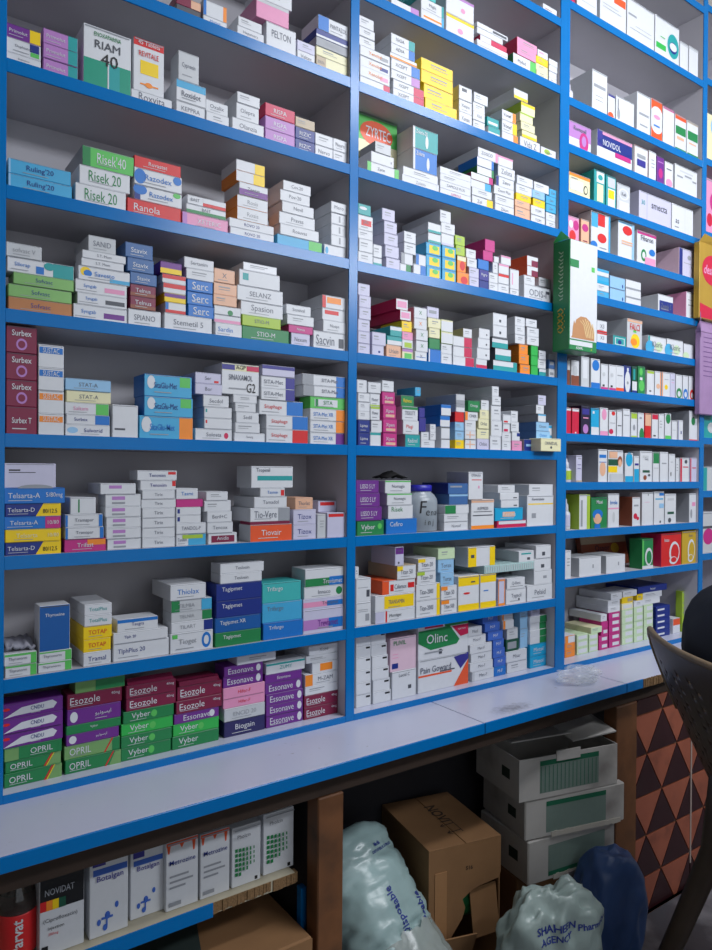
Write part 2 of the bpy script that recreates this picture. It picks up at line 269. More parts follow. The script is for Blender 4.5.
DATA['M7'] = """
360 390 : 9 W R22=c ; 11 W P66,22,94,60=p t=o |Xenobal ; 10 W P66,22,94,60=n t=o |Xenobal ; 10 W P66,22,94,60=S t=o |Xenobal ; 9 W @359,375 ; 9 W @359,375 ; 11 W @359,374
393 424 : 10 W R34=c |XCEPT ; 9 W R34=c |XCEPT ; 9 W @391,420 R30=u |XCEPT ; 11 W @391,420 R30=b |XCEPT ; 5 W @390,417 B40=o ; 10 W @391,415 R26=b |ADIA ; 10 W @391,415 R26=t |XIGA
425 457 : 13 y S=y ; 14 y @422,453 ; 13 y @421,453 ; 12 y @421,453
459 472 : 13 W |Xanax ; 12 W |Xelpin ; 14 W P20,60,60,84=d
473 485 : 10 W ; 9 W |Xlid ; 9 W ; 10 W @474,488
488 500 : 10 W T55=t B18=n ; 9 b @487,499 c=t P8,20,90,50=W
502 518 : 10 W R30=o ; 12 W @502,517 R30=y |Vonef ; 10 W @502,516 R24=o |Vonef
520 540 : 12 W s=50 D=.12 |Vida_Z ; 7 C @522,537 B40=y ; 8 C @521,535 ; 9 C @520,533 T20=l ; 11 C @521,535 S=l T30=y D=.15 ; 10 W @514,528 D=.18 B30=y
541 556 : 10 W E40,60,20,26=l |Vaptor
"""
DATA['M6'] = """
358 397 : 26 S D=.06 Y=.085 ; 47 g P0,0,100,42=C E46,62,42,28=O t=W Y=.085 D=.04 s=30 v=64 |ZYRTEC
367 399 @367,399: 12 W L12=g R14=g |Zyrin D=.1 ; 11 W @371,394 P86,30,92,50=S ; 11 w @375,391 S=S
402 439 : 9 W R6=W t=S |Zolenix ; 9 W @403,438 ; 22 b @404,437 L8=W E62,40,6,30=W s=20 v=78 a=30 w=34 S=W |Zolerix ; 22 t @401,438 L8=W E55,40,6,30=W s=20 v=78 a=34 w=44 S=W |Zolerix-20
440 471 : 7 W t=m |ZAPROLE ; 8 W |ZAPROLE_PLUS ; 7 W ; 7 W
472 493 : 10 W R30=y |Zol ; 8 W @472,492 ; 8 W @470,491 R30=a ; 7 W @471,493 R18=m S=M ; 8 W @477,494 R14=G S=G ; 9 W @477,494 R14=b S=b ; 10 W @478,498 R12=p D=.18 |ZOSCO
495 514 : 9 W |Zilium ; 9 W ; 9 W @494,514 |Zeem_Plus ; 10 W @496,514 L14=n |Zetro ; 11 W @498,515 s=46 |Zolata ; 10 W @497,513 T20=p
515 530 : 12 p c=q ; 7 q ; 7 y @516,531 ; 9 W @516,532 ; 9 W @517,533
531 545 : 9 W |YOM ; 9 W |YOM ; 8 y @533,545 ; 8 e ; 9 W @534,549 D=.12
546 557 : 8 W ; 8 W ; 8 a |Zen ; 8 a |Zen ; 8 a |Zen
"""
DATA['M5'] = """
358 373 : 12 W t=o ; 13 W @359,373 ; 9 W ; 15 W P20,30,90,70=r |JAI ; 11 t @358,371 E40,60,30,14=W
373 382 : 9 W B40=t ; 13 W
386 400 : 12 V ; 12 V @385,399 ; 12 V @384,398 ; 12 V @384,397 ; 12 V @382,395
400 411 : 9 W R45=G ; 11 W @401,413 L30=S ; 11 W @404,416 ; 11 W @404,416
412 426 : 11 W R45=b ; 11 W @414,426 L30=b
426 441 : 12 a P20,10,90,80=y E60,60,20,20=g D=.14 ; 12 a P20,10,90,80=y E60,60,20,20=g D=.14 ; 12 a P20,10,90,80=y E60,60,20,20=g D=.14 S=a ; 10 W @428,441 B24=t D=.17 ; 10 W @428,441 B24=t D=.17
442 456 : 12 a P20,10,90,80=y E60,60,20,20=g ; 12 a P20,10,90,80=y E60,60,20,20=g ; 12 a P20,10,90,80=y E60,60,20,20=g ; 12 W @441,454 B20=V ; 11 W @441,455 ; 12 W @440,451 D=.18
457 469 : 13 o E60,40,30,30=r ; 16 o @457,466 E60,40,30,30=r P0,70,100,100=C ; 10 l @455,465 ; 10 l @455,465
468 479 : 10 V ; 10 V ; 9 W @467,477 ; 9 W @466,476
479 489 : 9 n ; 11 i @479,489 |Vigro ; 10 b @478,489 ; 10 m @483,493 ; 12 m @485,495 D=.12
489 498 : 9 W ; 10 W ; 11 W ; 6 W @494,499
498 509 : 10 W ; 10 W T30=r ; 10 W T20=p ; 9 p @501,511 c=W T20=p
510 519 : 7 W ; 20 W P20,20,30,80=p
524 551 : 15 W s=44 P80,60,94,80=d D=.1 |ODIS-I ; 9 W @524,535 ; 10 W @527,538 S=O P40,0,100,60=M D=.12 ; 10 W @527,538 P40,0,100,60=M S=O D=.12
"""
DATA['M5b'] = """
539 550 : 9 W Y=.03 ; 9 W Y=.03 ; 9 W Y=.03
"""
DATA['M4'] = """
358 370 : 11 V ; 12 V ; 12 V ; 12 V @359,371 ; 12 V @359,371 ; 12 V
372 384 : 11 V E60,40,10,10=n ; 13 V @372,386
386 401 : 13 q |Urixin ; 9 t @387,402 B50=W ; 10 t @390,402 T40=W
402 413 : 11 C P20,10,90,60=g T25=u ; 9 W P20,10,90,70=l ; 8 u c=p ; 11 y @401,412 ; 10 W @400,411 P8,20,90,80=p S=c D=.15 ; 11 W @396,408 P8,20,90,80=p S=c D=.17
415 427 : 10 W P10,40,90,46=b |X ; 11 W @416,428 t=G |X ; 11 W @416,428 t=G |X ; 11 W @414,427 t=o |X ; 11 W @414,427 t=G |X
428 441 : 14 b L10=W ; 11 g @429,440 c=G ; 10 C @429,440 ; 10 C ; 11 V @427,439 P14,40,80,70=S
441 452 : 11 W ; 10 W ; 12 W @441,453 S=l T12=C ; 12 W @441,453 S=l T12=C
453 474 : 10 W R42=c ; 10 W @453,472 R42=c ; 10 W @453,472 R42=c ; 9 W @463,472 S=T
476 487 : 10 n T30=W B40=c c=W ; 11 W @477,490 E70,40,6,10=d ; 10 W @478,490 E70,40,6,10=d ; 10 W @479,490 E70,40,6,10=d D=.1
493 517 : 11 W B50=t R16=t D=.12 S=d ; 12 W @495,511 B45=t S=d D=.12 ; 11 W @492,508 B50=t T15=d S=d ; 12 W @493,507 P44,26,58,50=d D=.19 ; 12 W @493,507 P44,26,58,50=d D=.19
520 530 : 10 o ; 10 o @519,529 ; 10 o @519,528 ; 9 W @515,525 ; 9 W @515,525 ; 9 W @515,525
531 538 : 10 g c=L ; 10 L ; 10 L ; 9 W @527,539 ; 9 W @527,539 ; 8 W @526,537
539 546 : 8 t T40=W ; 9 W @538,546 ; 9 W @539,546
549 557 : 9 W P14,30,80,60=S ; 9 N P10,40,80,80=S ; 6 S
"""
DATA['M4b'] = """
511 518 : 8 W Y=.06 ; 9 n T50=W Y=.06 ; 8 W Y=.06 ; 8 W Y=.06
"""
DATA['M3'] = """
358 370 : 13 b s=30 c=n |Lipirex ; 13 b c=n s=30 |Lipirex ; 9 W ; 9 W ; 9 W ; 13 W @357,367
370 381 : 14 W T20=t ; 12 W @371,382 ; 14 W @369,380 T18=l |Memer ; 13 W @369,380 B10=l |Memer ; 11 W @368,381
383 397 : 14 u c=m P20,10,90,30=q |Xpen ; 14 m @383,397 P20,10,90,30=q |Xpen ; 14 m @383,396 P20,10,90,30=q |Xpen ; 13 m @382,395 P20,10,90,30=q |Xpen ; 11 W @382,394
405 420 : 13 t S=S D=.1 |Radinol ; 14 W @403,419 t=r a=40 w=50 D=.1 |Plagi ; 14 W @402,418 T22=G D=.1 |TISSOTT ; 11 G @401,414 S=S t=y D=.1 |Rithmo ; 9 b @415,421 c=a
421 435 : 8 W ; 8 W @421,429 ; 14 i @419,426 ; 10 i @419,425
430 436 : 8 W ; 8 W ; 8 W
441 450 : 10 W T10=d ; 12 W T12=d ; 11 W @440,450 T40=b S=b D=.15 ; 11 W @441,451 T30=b S=b D=.15
455 464 : 9 y ; 9 e ; 9 e ; 10 r ; 8 W @456,465 T40=S D=.14 ; 10 w @456,465 B40=S D=.14
465 476 : 10 W P40,10,50,90=q P10,45,90,55=q ; 9 W P40,10,50,90=q P10,45,90,55=q ; 10 W ; 9 W @465,478 L20=o |CINER ; 11 G @468,480 t=W D=.1 |Omega
477 489 : 11 V |Orbis ; 10 C ; 10 C |Orlaz ; 9 C ; 10 W @481,489 
490 501 : 14 W ; 16 W @491,502 ; 15 W @491,501 ; 9 W @492,501 ; 10 W @492,499 D=.15
502 511 : 9 W ; 9 W ; 9 W P10,10,70,40=c @503,510 ; 9 W @503,511 P10,10,60,30=r
512 522 : 10 p ; 9 W @512,520 P60,50,100,90=n ; 10 W @511,519 ; 11 W @511,518
524 537 : 12 n P14,40,70,60=e S=S D=.08
536 550 : 12 W Y=.07 ; 9 e t=b S=N D=.12 |Osteo ; 9 e @536,549 S=N D=.12 |Osteo ; 8 W @538,546 T20=a D=.15 S=S ; 9 W @536,544 D=.15 S=S ; 10 V @538,546 D=.17 S=S
"""
DATA['M3b'] = """
549 555 : 12 S Y=.025 ; 8 W @549,555 Y=.02 ; 9 W @548,555 T30=a Y=.02 ; 10 W @547,555 T30=a Y=.02
"""
DATA['M2'] = """
357 384 : 15 G E84,60,8,20=g s=44 a=40 w=56 |Vyber ; 14 P @356,382 s=34 |LISSO_S_LY ; 14 P @356,380 s=34 |LISSO_S_LY ; 13 P @356,379 s=34 |LISSO_S_LY
386 417 : 15 n c=b s=30 v=66 a=32 w=42 |Cefiro ; 14 W @388,413 t=G v=70 s=34 a=36 w=52 |Risek ; 12 W @387,412 T12=g |Nomagis ; 13 W @385,411 T12=g |Nomagis
444 468 : 9 W D=.12 |Nomof ; 8 W ; 9 W @445,469 L44=G a=70 w=30 ; 11 N @449,468 T20=e D=.12 ; 11 N @448,468 P10,60,70,76=S D=.12 S=n
471 494 : 30 W B12=o T10=q s=10 v=70 P10,58,90,60=d P6,45,94,48=d |KEPRESS ; 28 W @465,483 P20,70,90,73=r P66,40,76,50=p v=88 s=9 |CITRALKA
497 526 : 7 c P5,50,100,96=W ; 13 a c=B2 @495,523 P26,30,70,70=q |Kestine ; 8 W @501,519 D=.16 P70,20,90,36=d ; 7 W @500,519 D=.16 P70,20,90,36=d ; 8 W @498,515 D=.16
527 554 : 31 W P3,70,98,74=y v=88 s=9 a=40 w=60 P16,26,32,42=S |Keveridone ; 11 W @529,557 D=.12
"""
DATA['M1'] = """
356 371 : 24 W P62,20,90,50=S P10,60,80,62=S P10,68,80,70=S ; 24 W P70,20,92,50=d P10,60,80,62=S ; 12 W @355,359
375 415 : 12 W P25,0,29,100=r L22=V t=d a=50 w=30 |Montiget ; 16 W P22,10,97,92=y a=52 w=40 s=26 |TRANSAMIN ; 14 W @382,415 L20=O P24,20,34,70=r P78,34,98,74=r S=O a=55 w=36 |Calamox ; 14 W @397,416 P0,60,30,98=y S=T D=.14 |Titan_50 ; 19 V @395,404 P4,62,96,96=P E40,16,10,6=d v=78 s=12 |Inof ; 
416 440 : 17 W R14=y |Titan-2000 ; 16 W @416,440 R14=y |Titan-2000 ; 13 W @417,436 P0,70,40,100=l |Titan-20 ; 13 W @418,436 P0,70,40,100=y |Titan-20
441 457 : 14 W P0,70,50,100=o |Titan_500 ; 14 W @441,457 P0,70,40,100=o |Titan_50 ; 14 e @438,454 |Torax ; 13 e @438,454 |Torax ; 11 g @438,455 c=f
458 479 : 35 W T28=y B18=y E40,50,16,3=r P60,80,80,84=d
480 496 : 34 W T24=y B18=y P20,50,50,53=b
498 505 : 27 V L10=o R10=o T8=o B8=o
506 526 : 15 W |Tygacil P60,16,68,34=d ; 11 W @507,525 P14,20,90,24=d |Q-Rest
527 553 : 16 W |Pelsid ; 14 W @534,552 P50,40,70,60=S ; 12 W @534,551 P40,20,60,50=d D=.1 ; 13 W @536,551 P40,20,60,50=d D=.14
"""
DATA['M0'] = """
356 371 : 13 W P66,68,94,84=K ; 12 W P66,68,94,84=K ; 12 W P66,68,94,84=K ; 13 W P66,68,94,84=K ; 12 W P66,68,94,84=K ; 12 W P66,68,94,84=K
373 391 : 12 W P66,68,94,84=K ; 12 W @373,390 P66,68,94,84=K ; 12 W @372,389 P66,68,94,84=K ; 12 W @372,388 P66,68,94,84=K ; 12 W @371,387 P66,68,94,84=K ; 12 W @371,386 P66,68,94,84=K
392 416 : 28 W v=84 s=12 P66,30,80,44=d |Lucid_C ; 34 W c=R @390,416 D=.11 P6,8,30,24=n v=84 s=13 t=G P8,50,30,52=p P8,40,30,42=p a=36 w=50 |PLIVIL
418 468 : 33 W P0,47,66,53=O P42,54,72,58=d Q70,0,100,0,100,78=O Q70,92,100,100,100,80,84,52=i v=68 s=19 a=34 w=60 |Pain_Goward ; 35 W P52,88,100,99=G P12,90,48,98=c Q66,86,100,86,100,56,84,52=c Q0,84,62,88,82,44,76,32,24,26,0,50=G P40,10,46,24=d t=W s=27 v=58 a=36 w=48 |Olinc@INJECTION:86:74:6:W:22
472 494 : 10 W L10=w |Met-F ; 9 W @470,493 |Met-F ; 9 W @471,492 |Met-F ; 9 W @470,492 |Met-F ; 9 W @467,486 |Med-F ; 9 W @467,482 |Mezl
494 506 : 10 N c=b |M-F ; 9 b c=v @494,506 |M-F ; 9 v @493,505 |M-F ; 9 v @493,504 |M-F ; 9 v @488,503 |M-F ; 9 v @485,500 |M-F ; 9 v @483,498 |M-F
507 527 : 11 W ; 11 W @506,527 |Misar ; 12 t @506,519 c=Z P10,20,80,80=S ; 11 w @507,518 ; 9 W @503,514 L20=o ; 8 W @502,513 L14=o
530 553 : 12 B2 P80,30,98,70=a |Mintol ; 12 B2 @530,552 P80,30,98,70=a |Mintol ; 7 W @530,550 R42=G ; 7 W @530,549 R42=G ; 7 W @530,548 R42=G ; 7 W @530,547 R42=G ; 9 V @531,540
"""
DATA['M0b'] = """
520 529 : 22 W Y=.07 D=.05 ; 20 a D=.03 Y=.045 c=e ; 20 a D=.03 Y=.045 c=e
"""
DATA['R12'] = """
571 575 : 30 c
577 597 : 34 W B8=m P10,30,90,31=S
600 626 : 42 W P52,66,98,84=O B5=a P10,50,70,51=S P10,42,80,43=S
627 654 : 42 W P4,60,34,65=S P30,40,90,41=S P10,30,90,31=S
655 679 : 41 W P4,22,44,36=L E74,46,24,30=t E74,42,16,14=n E74,44,15,10=W P20,52,40,54=g
680 688 : 29 W T10=w
689 698 : 30 W T10=w
"""
DATA['R11'] = """
592 607 : 42 W P10,60,90,68=S D=.1 S=w P20,40,70,41=d P20,30,70,31=d
608 615 : 25 W T10=i E40,14,40,14=O
616 634 : 27 W E14,34,8,20=S P8,50,12,90=d
637 650 : 41 W P14,46,90,52=S P20,20,80,24=S D=.09
651 662 : 41 W T26=O B30=O E50,66,50,18=W E50,34,48,16=W E50,58,30,5=p P20,34,76,38=b
663 674 : 39 W T6=m
675 686 : 37 W T12=O P4,48,96,70=G P14,34,80,42=q B10=G
687 698 : 36 W T6=T P4,48,96,72=G P14,36,80,40=q B10=G
"""
DATA['R10'] = """
568 591 : 27 W T60=u E68,34,20,38=m E68,40,10,20=u B10=b s=16 v=78 |Rumonil
597 632 : 30 W T56=n T12=p P0,44,14,100=i P50,28,96,44=m E50,62,46,18=n v=62 s=20 a=40 w=50 D=.1 t=W |NOVIDOL
634 648 : 30 W L3=B R3=B T3=B B3=B P20,62,80,74=S P20,34,80,56=i
649 656 : 30 W
657 664 : 28 P E50,40,30,18=m P10,78,90,82=u
665 673 : 26 W E50,20,40,16=p P16,70,80,74=d
675 697 : 28 W P20,78,80,84=w P8,56,34,62=S P42,66,74,72=S P78,56,96,62=S
"""
DATA['R9'] = """
569 590 : 23 C T16=o B8=o P4,24,66,70=W E78,40,10,20=d E78,40,7,14=C P8,74,40,78=S D=.12
594 605 : 34 t P26,8,84,60=C P20,64,90,96=W E55,80,22,8=t D=.12
606 616 : 33 t P16,6,90,60=W P14,64,90,94=w P20,30,80,56=y
617 630 : 29 w E50,66,38,20=W E50,66,30,15=w P14,6,90,40=W v=66 s=12 w=50 |Kab
639 671 : 29 V P23,0,24,100=S t=d s=20 v=62 a=62 w=50 D=.12 |smecta@30:12:62:16:t:18
672 693 : 28 W v=40 s=14 a=24 w=26 P60,0,61,98=w |as
"""
DATA['R8'] = """
568 579 : 28 p E40,30,30,20=r E70,70,26,18=m E24,70,20,14=W
581 589 : 28 u c=q E50,70,40,14=m P20,20,80,24=M
591 610 : 40 W P0,60,34,96=a P34,66,72,98=r E56,36,24,12=r E14,14,18,10=b R8=a P44,10,80,12=S
618 634 : 38 W T6=a E56,78,30,12=r R14=e P20,46,90,50=q P20,40,90,43=q
637 656 : 34 W T10=m E34,30,14,18=G E34,30,8,10=W E78,44,16,10=b P40,4,96,26=p v=80 s=16 |Fibaron
679 694 : 29 V L22=n P30,50,90,52=S S=R D=.2 E66,72,12,8=S
"""
DATA['R7'] = """
597 609 : 7 a ; 7 W ; 8 a B40=B2 ; 7 W T40=a
610 625 : 13 W c=e E84,30,4,16=n ; 12 W c=e E84,30,4,16=n
626 641 : 7 W B20=p ; 9 W B14=S ; 9 W B14=S
658 673 : 18 W P8,0,100,66=n a=52 w=70 s=30 v=38 D=.1 S=w |Zeenk_S
686 695 : 27 W S=p P20,70,70,73=S P20,50,80,54=S D=.12
"""
DATA['R6'] = """
597 607 : 11 W T14=r |X3 ; 12 W B14=r |X3
613 626 : 11 t P14,14,90,80=W P20,20,84,74=t E50,40,14,20=n S=S
627 642 : 30 w v=74 s=22 E54,28,30,24=y E44,24,22,12=o P40,56,60,64=g t=r D=.1 T10=q S=w |FALCI
648 666 : 17 W L10=t E10,30,24,40=a E60,40,20,30=f |Kloric
667 683 : 17 W E10,30,24,40=a E60,40,20,30=f |Kloric
684 694 : 15 W E20,20,30,24=f
"""
DATA['R5'] = """
567 570 : 26 B T40=W
571 579 : 26 W B42=B E50,60,30,20=w
581 589 : 31 w P20,30,80,90=W S=S
591 600 : 30 W B20=b E50,78,40,18=b
601 608 : 26 W B10=m P20,12,50,20=K E40,60,20,8=w
609 616 : 26 W B10=m P20,12,50,20=K E40,60,20,8=w
616 624 : 26 W B14=O P14,60,80,64=S
624 631 : 27 d c=n E50,40,40,40=W E50,36,14,6=S P36,80,64,92=W
632 637 : 27 Z B44=W P20,50,60,90=t B10=n
638 645 : 28 G E40,80,24,14=g E50,30,40,20=g P20,50,60,60=W
647 654 : 25 W T12=l P30,14,60,20=d
655 661 : 25 W R14=o E50,40,30,10=q
662 670 : 25 W L8=o E50,40,20,10=y P30,70,80,72=S
670 675 : 25 V P20,70,80,74=S P20,60,80,62=p
676 682 : 24 W E50,22,46,22=G E50,20,26,12=W
683 688 : 24 W E50,22,46,22=b E50,20,26,12=W
689 694 : 24 W E60,22,46,22=r E60,20,26,12=W
"""
DATA['R4'] = """
566 571 : 26 c c=A T10=W
572 579 : 26 A T12=W P40,2,60,8=W
581 590 : 29 k E50,20,30,16=u P10,70,90,90=i P20,56,80,60=p
591 599 : 27 B2 B30=W P16,80,40,90=W
600 608 : 28 W B16=p E50,76,30,20=p
609 616 : 26 W E60,88,26,8=r E30,18,30,10=c P10,50,90,52=S
617 622 : 26 W P10,40,90,44=d
623 630 : 28 W P10,76,90,80=S
631 637 : 25 W T24=l E50,40,20,12=S B6=l
638 644 : 25 W E60,10,40,30=G P20,76,60,84=S
645 651 : 25 r T50=q P10,20,90,46=r
652 658 : 25 W T22=A P20,8,60,14=K
659 664 : 25 W
665 671 : 26 W E50,80,40,20=G B14=g
672 677 : 19 W P10,50,70,52=S
678 683 : 20 W L8=i P50,30,70,46=n
689 698 : 30 W D=.1 S=S B4=r E50,66,24,14=G
"""
DATA['R3'] = """
576 582 : 27 V P30,86,90,90=S P20,50,80,52=i P20,64,80,66=i B6=T
598 607 : 33 W T30=W P10,74,90,84=b E50,40,34,22=q D=.11 S=S P10,60,90,62=b
608 623 : 32 W P0,52,66,72=Z P0,30,60,50=y E78,66,16,16=B E78,60,12,12=q P4,76,60,96=q P10,0,100,26=w
625 633 : 29 W E50,78,44,24=B2 B20=B2
634 639 : 26 W B50=B2 P10,64,90,72=i
640 652 : 31 W P20,78,70,86=w P20,30,80,38=Z E40,14,14,8=B E74,22,10,4=d s=11 v=74 |Ceq
653 659 : 30 W T38=G P10,44,90,48=w
660 668 : 30 W P20,60,80,64=S
669 675 : 28 W E30,28,8,8=K P20,70,60,72=S
676 679 : 24 W
680 689 : 24 W L20=A E64,84,16,8=d P30,60,90,64=A
690 698 : 24 V L16=A P30,56,90,60=A
"""
DATA['R2'] = """
579 590 : 35 W R30=l D=.1 S=l P76,10,96,90=l P14,8,30,84=S
591 607 : 31 G E40,34,26,20=q E40,46,32,16=b P20,0,56,14=b v=86 s=12 t=W |Maxi E40,36,18,12=q
608 619 : 34 W P0,54,100,58=p v=74 s=12 t=b E50,30,12,16=w |brole
632 640 : 29 W S=B D=.1 P20,68,80,74=S E40,34,24,10=A E70,26,16,6=A
642 653 : 33 W P50,90,60,96=S P20,70,70,71=p
654 664 : 33 W P50,88,98,96=b P10,76,90,80=a P50,50,96,64=e E60,8,8,4=d
665 676 : 30 W P20,78,80,86=w P20,32,80,40=Z E40,12,14,8=d
689 699 : 29 W S=S D=.12 P40,56,90,70=p E30,30,14,16=S
"""
DATA['R1'] = """
565 571 : 28 W
579 601 : 19 W D=.1 P60,40,66,60=S S=w
606 625 : 18 W P62,40,68,60=S S=w
642 653 : 30 G L14=g E60,40,34,30=W E62,38,24,22=G P0,0,100,10=W
661 681 : 33 r D=.09 S=c E66,40,26,34=W E68,40,20,26=r E60,16,20,12=W E62,18,14,8=r v=80 s=10 a=26 w=34 |Intas
682 699 : 33 y c=Y E66,40,26,34=W E68,40,20,26=Y E60,16,20,12=W E62,18,14,8=Y v=86 s=8 a=60 w=34 |Suvo
"""
DATA['R0'] = """
565 575 : 8 o ; 8 o ; 9 W L30=o T10=o
577 588 : 8 f P10,20,90,80=W ; 8 f P10,20,90,80=W ; 7 f P10,20,90,80=W
589 598 : 7 f P10,20,90,80=W ; 7 f P10,20,90,80=W ; 7 f P10,20,90,80=W ; 7 f @591,602 S=C D=.12
599 608 : 8 m P30,26,90,76=W ; 8 m P30,26,90,76=W ; 8 m P30,26,90,76=W ; 8 m ; 8 W @601,607 D=.15
609 620 : 8 m P30,26,90,76=W ; 8 m P30,26,90,76=W ; 8 m P30,26,90,76=W ; 8 m P30,26,90,76=W ; 8 m P30,26,90,76=W ; 7 W @608,620 D=.15 ; 7 W @608,620 D=.16 ; 8 W @611,622 D=.17
622 633 : 8 f P30,20,94,80=W ; 8 f P30,20,94,80=W ; 8 f P30,20,94,80=W ; 8 f P30,20,94,80=W ; 8 f P30,20,94,80=W ; 7 C P10,20,90,80=W ; 7 Y c=y P50,20,94,80=T ; 7 W @623,637
634 643 : 8 f P30,20,94,80=W ; 8 f P30,20,94,80=W ; 8 f P30,20,94,80=W ; 8 f P30,20,94,80=W ; 8 f P30,20,94,80=W ; 7 W ; 7 y
644 653 : 8 f P30,20,94,80=W ; 8 f P30,20,94,80=W ; 8 f P30,20,94,80=W ; 8 f P30,20,94,80=W ; 8 f P30,20,94,80=W ; 7 W @640,660 D=.16 ; 7 W @640,662 D=.16 ; 7 v @638,667 c=n D=.16 |Panadol
656 670 : 7 n P10,30,60,60=W ; 7 n P10,30,60,60=W ; 7 n P10,30,60,60=W ; 7 n P10,30,60,60=W ; 7 n P10,30,60,60=W
673 680 : 17 W T45=O
682 687 : 46 f c=l D=.03
"""
# ---------------------------------------------------------------- one carton
EPS = .00025
LIGHT = set('WwVCfXyYlgahqpeoTSRz')
def ellipse(mb, cx, cz, rx, rz, y, m, n=20):
    mb.add([(cx+rx*math.cos(t*2*math.pi/n), y, cz+rz*math.sin(t*2*math.pi/n)) for t in range(n)], [tuple(range(n))], m)
URDU = '\ufeee\ufef4\ufee7\ufeee\ufeb4\ufef3\ufe8d'
def carton(w, h, d, sp):
    mb = MB(); c = sp['c']; face = card(c); side = card(sp.get('S', c))
    tk = [random.uniform(-.0006, .0006) for _ in range(4)]
    bev = min(.0012, h*.08)
    mb.box((-w/2, 0, 0), (w/2, d, h), side, bev)
    q = bev*.6
    def R(u0, v0, u1, v1, col, lay):
        y = -EPS*lay; x0 = -w/2+q+(w-2*q)*u0; x1 = -w/2+q+(w-2*q)*u1; z0 = q+(h-2*q)*v0; z1 = q+(h-2*q)*v1
        mb.quad((x0,y,z0), (x1,y,z0), (x1,y,z1), (x0,y,z1), card(col))
    if sp.get('S', c) != c: R(0, 0, 1, 1, c, .5)
    lay = 1
    for k, a, col in sp['dec']:
        if k == 'R': R(1-a[0]/100, 0, 1, 1, col, lay)
        elif k == 'L': R(0, 0, a[0]/100, 1, col, lay)
        elif k == 'T':
            R(0, 1-a[0]/100, 1, 1, col, lay)
        elif k == 'B': R(0, 0, 1, a[0]/100, col, lay)
        elif k == 'P': R(a[0]/100, a[1]/100, a[2]/100, a[3]/100, col, lay)
        elif k == 'E': ellipse(mb, -w/2+w*a[0]/100, h*a[1]/100, w*a[2]/100, h*a[3]/100, -EPS*lay, card(col))
        elif k == 'Q': mb.add([(-w/2+w*a[i]/100, -EPS*lay, h*a[i+1]/100) for i in range(0, len(a), 2)], [tuple(range(len(a)//2))], card(col))
        lay += 1
    # the closing seam of the tuck flap under the top edge, and the print
    big = sp['hp'] > 7
    dark = c not in LIGHT
    if big: R(.03, .965, .97, .985, 'S' if not dark else 'd', lay)
    lay += 1
    if sp.get('text'):
        parts = sp['text'].split('@'); t0 = parts[0].replace('_', ' ')
        tc = sp.get('t') or ('W' if dark else 'D')
        if t0 == 'URDU': t0 = URDU
        W = sp.get('w', 64 if not any(k in 'RL' for k, _, _ in sp['dec']) else 56)/100*w
        a = sp.get('a')
        if a is None:
            a = 50
            for k, q_, _ in sp['dec']:
                if k == 'R' and q_[0] >= 12: a = (100-q_[0])/2; W = min(W, w*(100-q_[0]-10)/100)
                if k == 'L' and q_[0] >= 12: a = q_[0]+(100-q_[0])/2; W = min(W, w*(100-q_[0]-10)/100)
        v = sp.get('v', 52); s = sp.get('s', 33)/100*h
        put_text(mb, t0, (-w/2, -EPS*lay, 0), (1,0,0), (0,0,1), w*a/100, h*v/100, s, W, card(tc), bold=0 if h < .05 else .006)
        for e in parts[1:]:
            tt, u_, v_, s_, c_, w_ = e.split(':')
            put_text(mb, tt.replace('_', ' '), (-w/2, -EPS*(lay+1), 0), (1,0,0), (0,0,1), w*float(u_)/100, h*float(v_)/100, h*float(s_)/100, w*float(w_)/100, card(c_), bold=.0)
        if sp['hp'] >= 12 and sp.get('v', 52) < 60: R(max(0, a/100-W/w/2), .17, min(1, a/100+W/w*.25), .21, 'S' if not dark else 'w', lay)
    elif not sp['dec'] and not dark and sp['hp'] >= 7:
        u = random.choice((.12, .2, .3)); n = 3 if sp['hp'] > 20 else 2
        for i in range(n):
            vv = (.62-.2*i) if sp['hp'] < 20 else .7-.12*i
            R(u, vv, u+random.uniform(.3, .55), vv+(.1 if i == 0 else .05) if sp['hp'] < 20 else vv+.03, 'S', lay)
    return mb
# ---------------------------------------------------------------- shelf levels
def scale_at(p): return F/px(p)[2]
def zavg(*pts): return sum(atY(x, y, 0).z for x, y in pts)/len(pts)
ZL = {0:zavg((3,797),(350,715)), 1:zavg((5,680),(344,630),(357,635-7)), 2:zavg((5,554.5),(344,539)), 3:zavg((5,430),(346,447.5)), 4:zavg((5,304.5),(346,354)), 5:zavg((5,181.5),(350,261.5)), 6:zavg((5,56.5),(350,165)), 7:zavg((350,73),(556,163)), 8:zavg((557,85),(475,43.5)), 9:atY(558,17,0).z, 10:atY(558,17,0).z+.235}
ZR = {0:ZL[0], 1:zavg((566,577),(699,565)), 2:zavg((566,529),(699,523.7)), 3:zavg((566,482),(699,482)), 4:zavg((567,434.4),(698,440)), 5:zavg((567,386.3),(694,398.6)), 6:zavg((595,342.7),(693.5,358)), 7:zavg((598,297),(693.5,318)), 8:zavg((598,250),(695,279)), 9:zavg((568,193),(695,236)), 10:zavg((568,145),(699,198)), 11:zavg((568,97),(699,158.5)), 12:zavg((569,4),(698,74)), 13:zavg((696,1),)}
print('LEVELS', ZL, ZR)
def X_at(pxx, z, Y=0.0):
    # place on plane Y at height z seen in photo column pxx
    y = 475
    for _ in range(4):
        p = atY(pxx, y, Y); q = px((p.x, Y, z)); y = q[1]
    return atY(pxx, y, Y).x
POST = {'left':(X_at(-3,1.5), X_at(4.6,1.5)), 'mid':(X_at(347.3,1.5), X_at(355.8,1.5)), 'third':(X_at(556.6,1.5), X_at(565.8,1.5)), 'right':(X_at(699.2,1.5), X_at(703.3,1.5))}
BAY = {'L':(POST['left'][1], POST['mid'][0]), 'M':(POST['mid'][1], POST['third'][0]), 'R':(POST['third'][1], POST['right'][0])}
DEPTH = .21
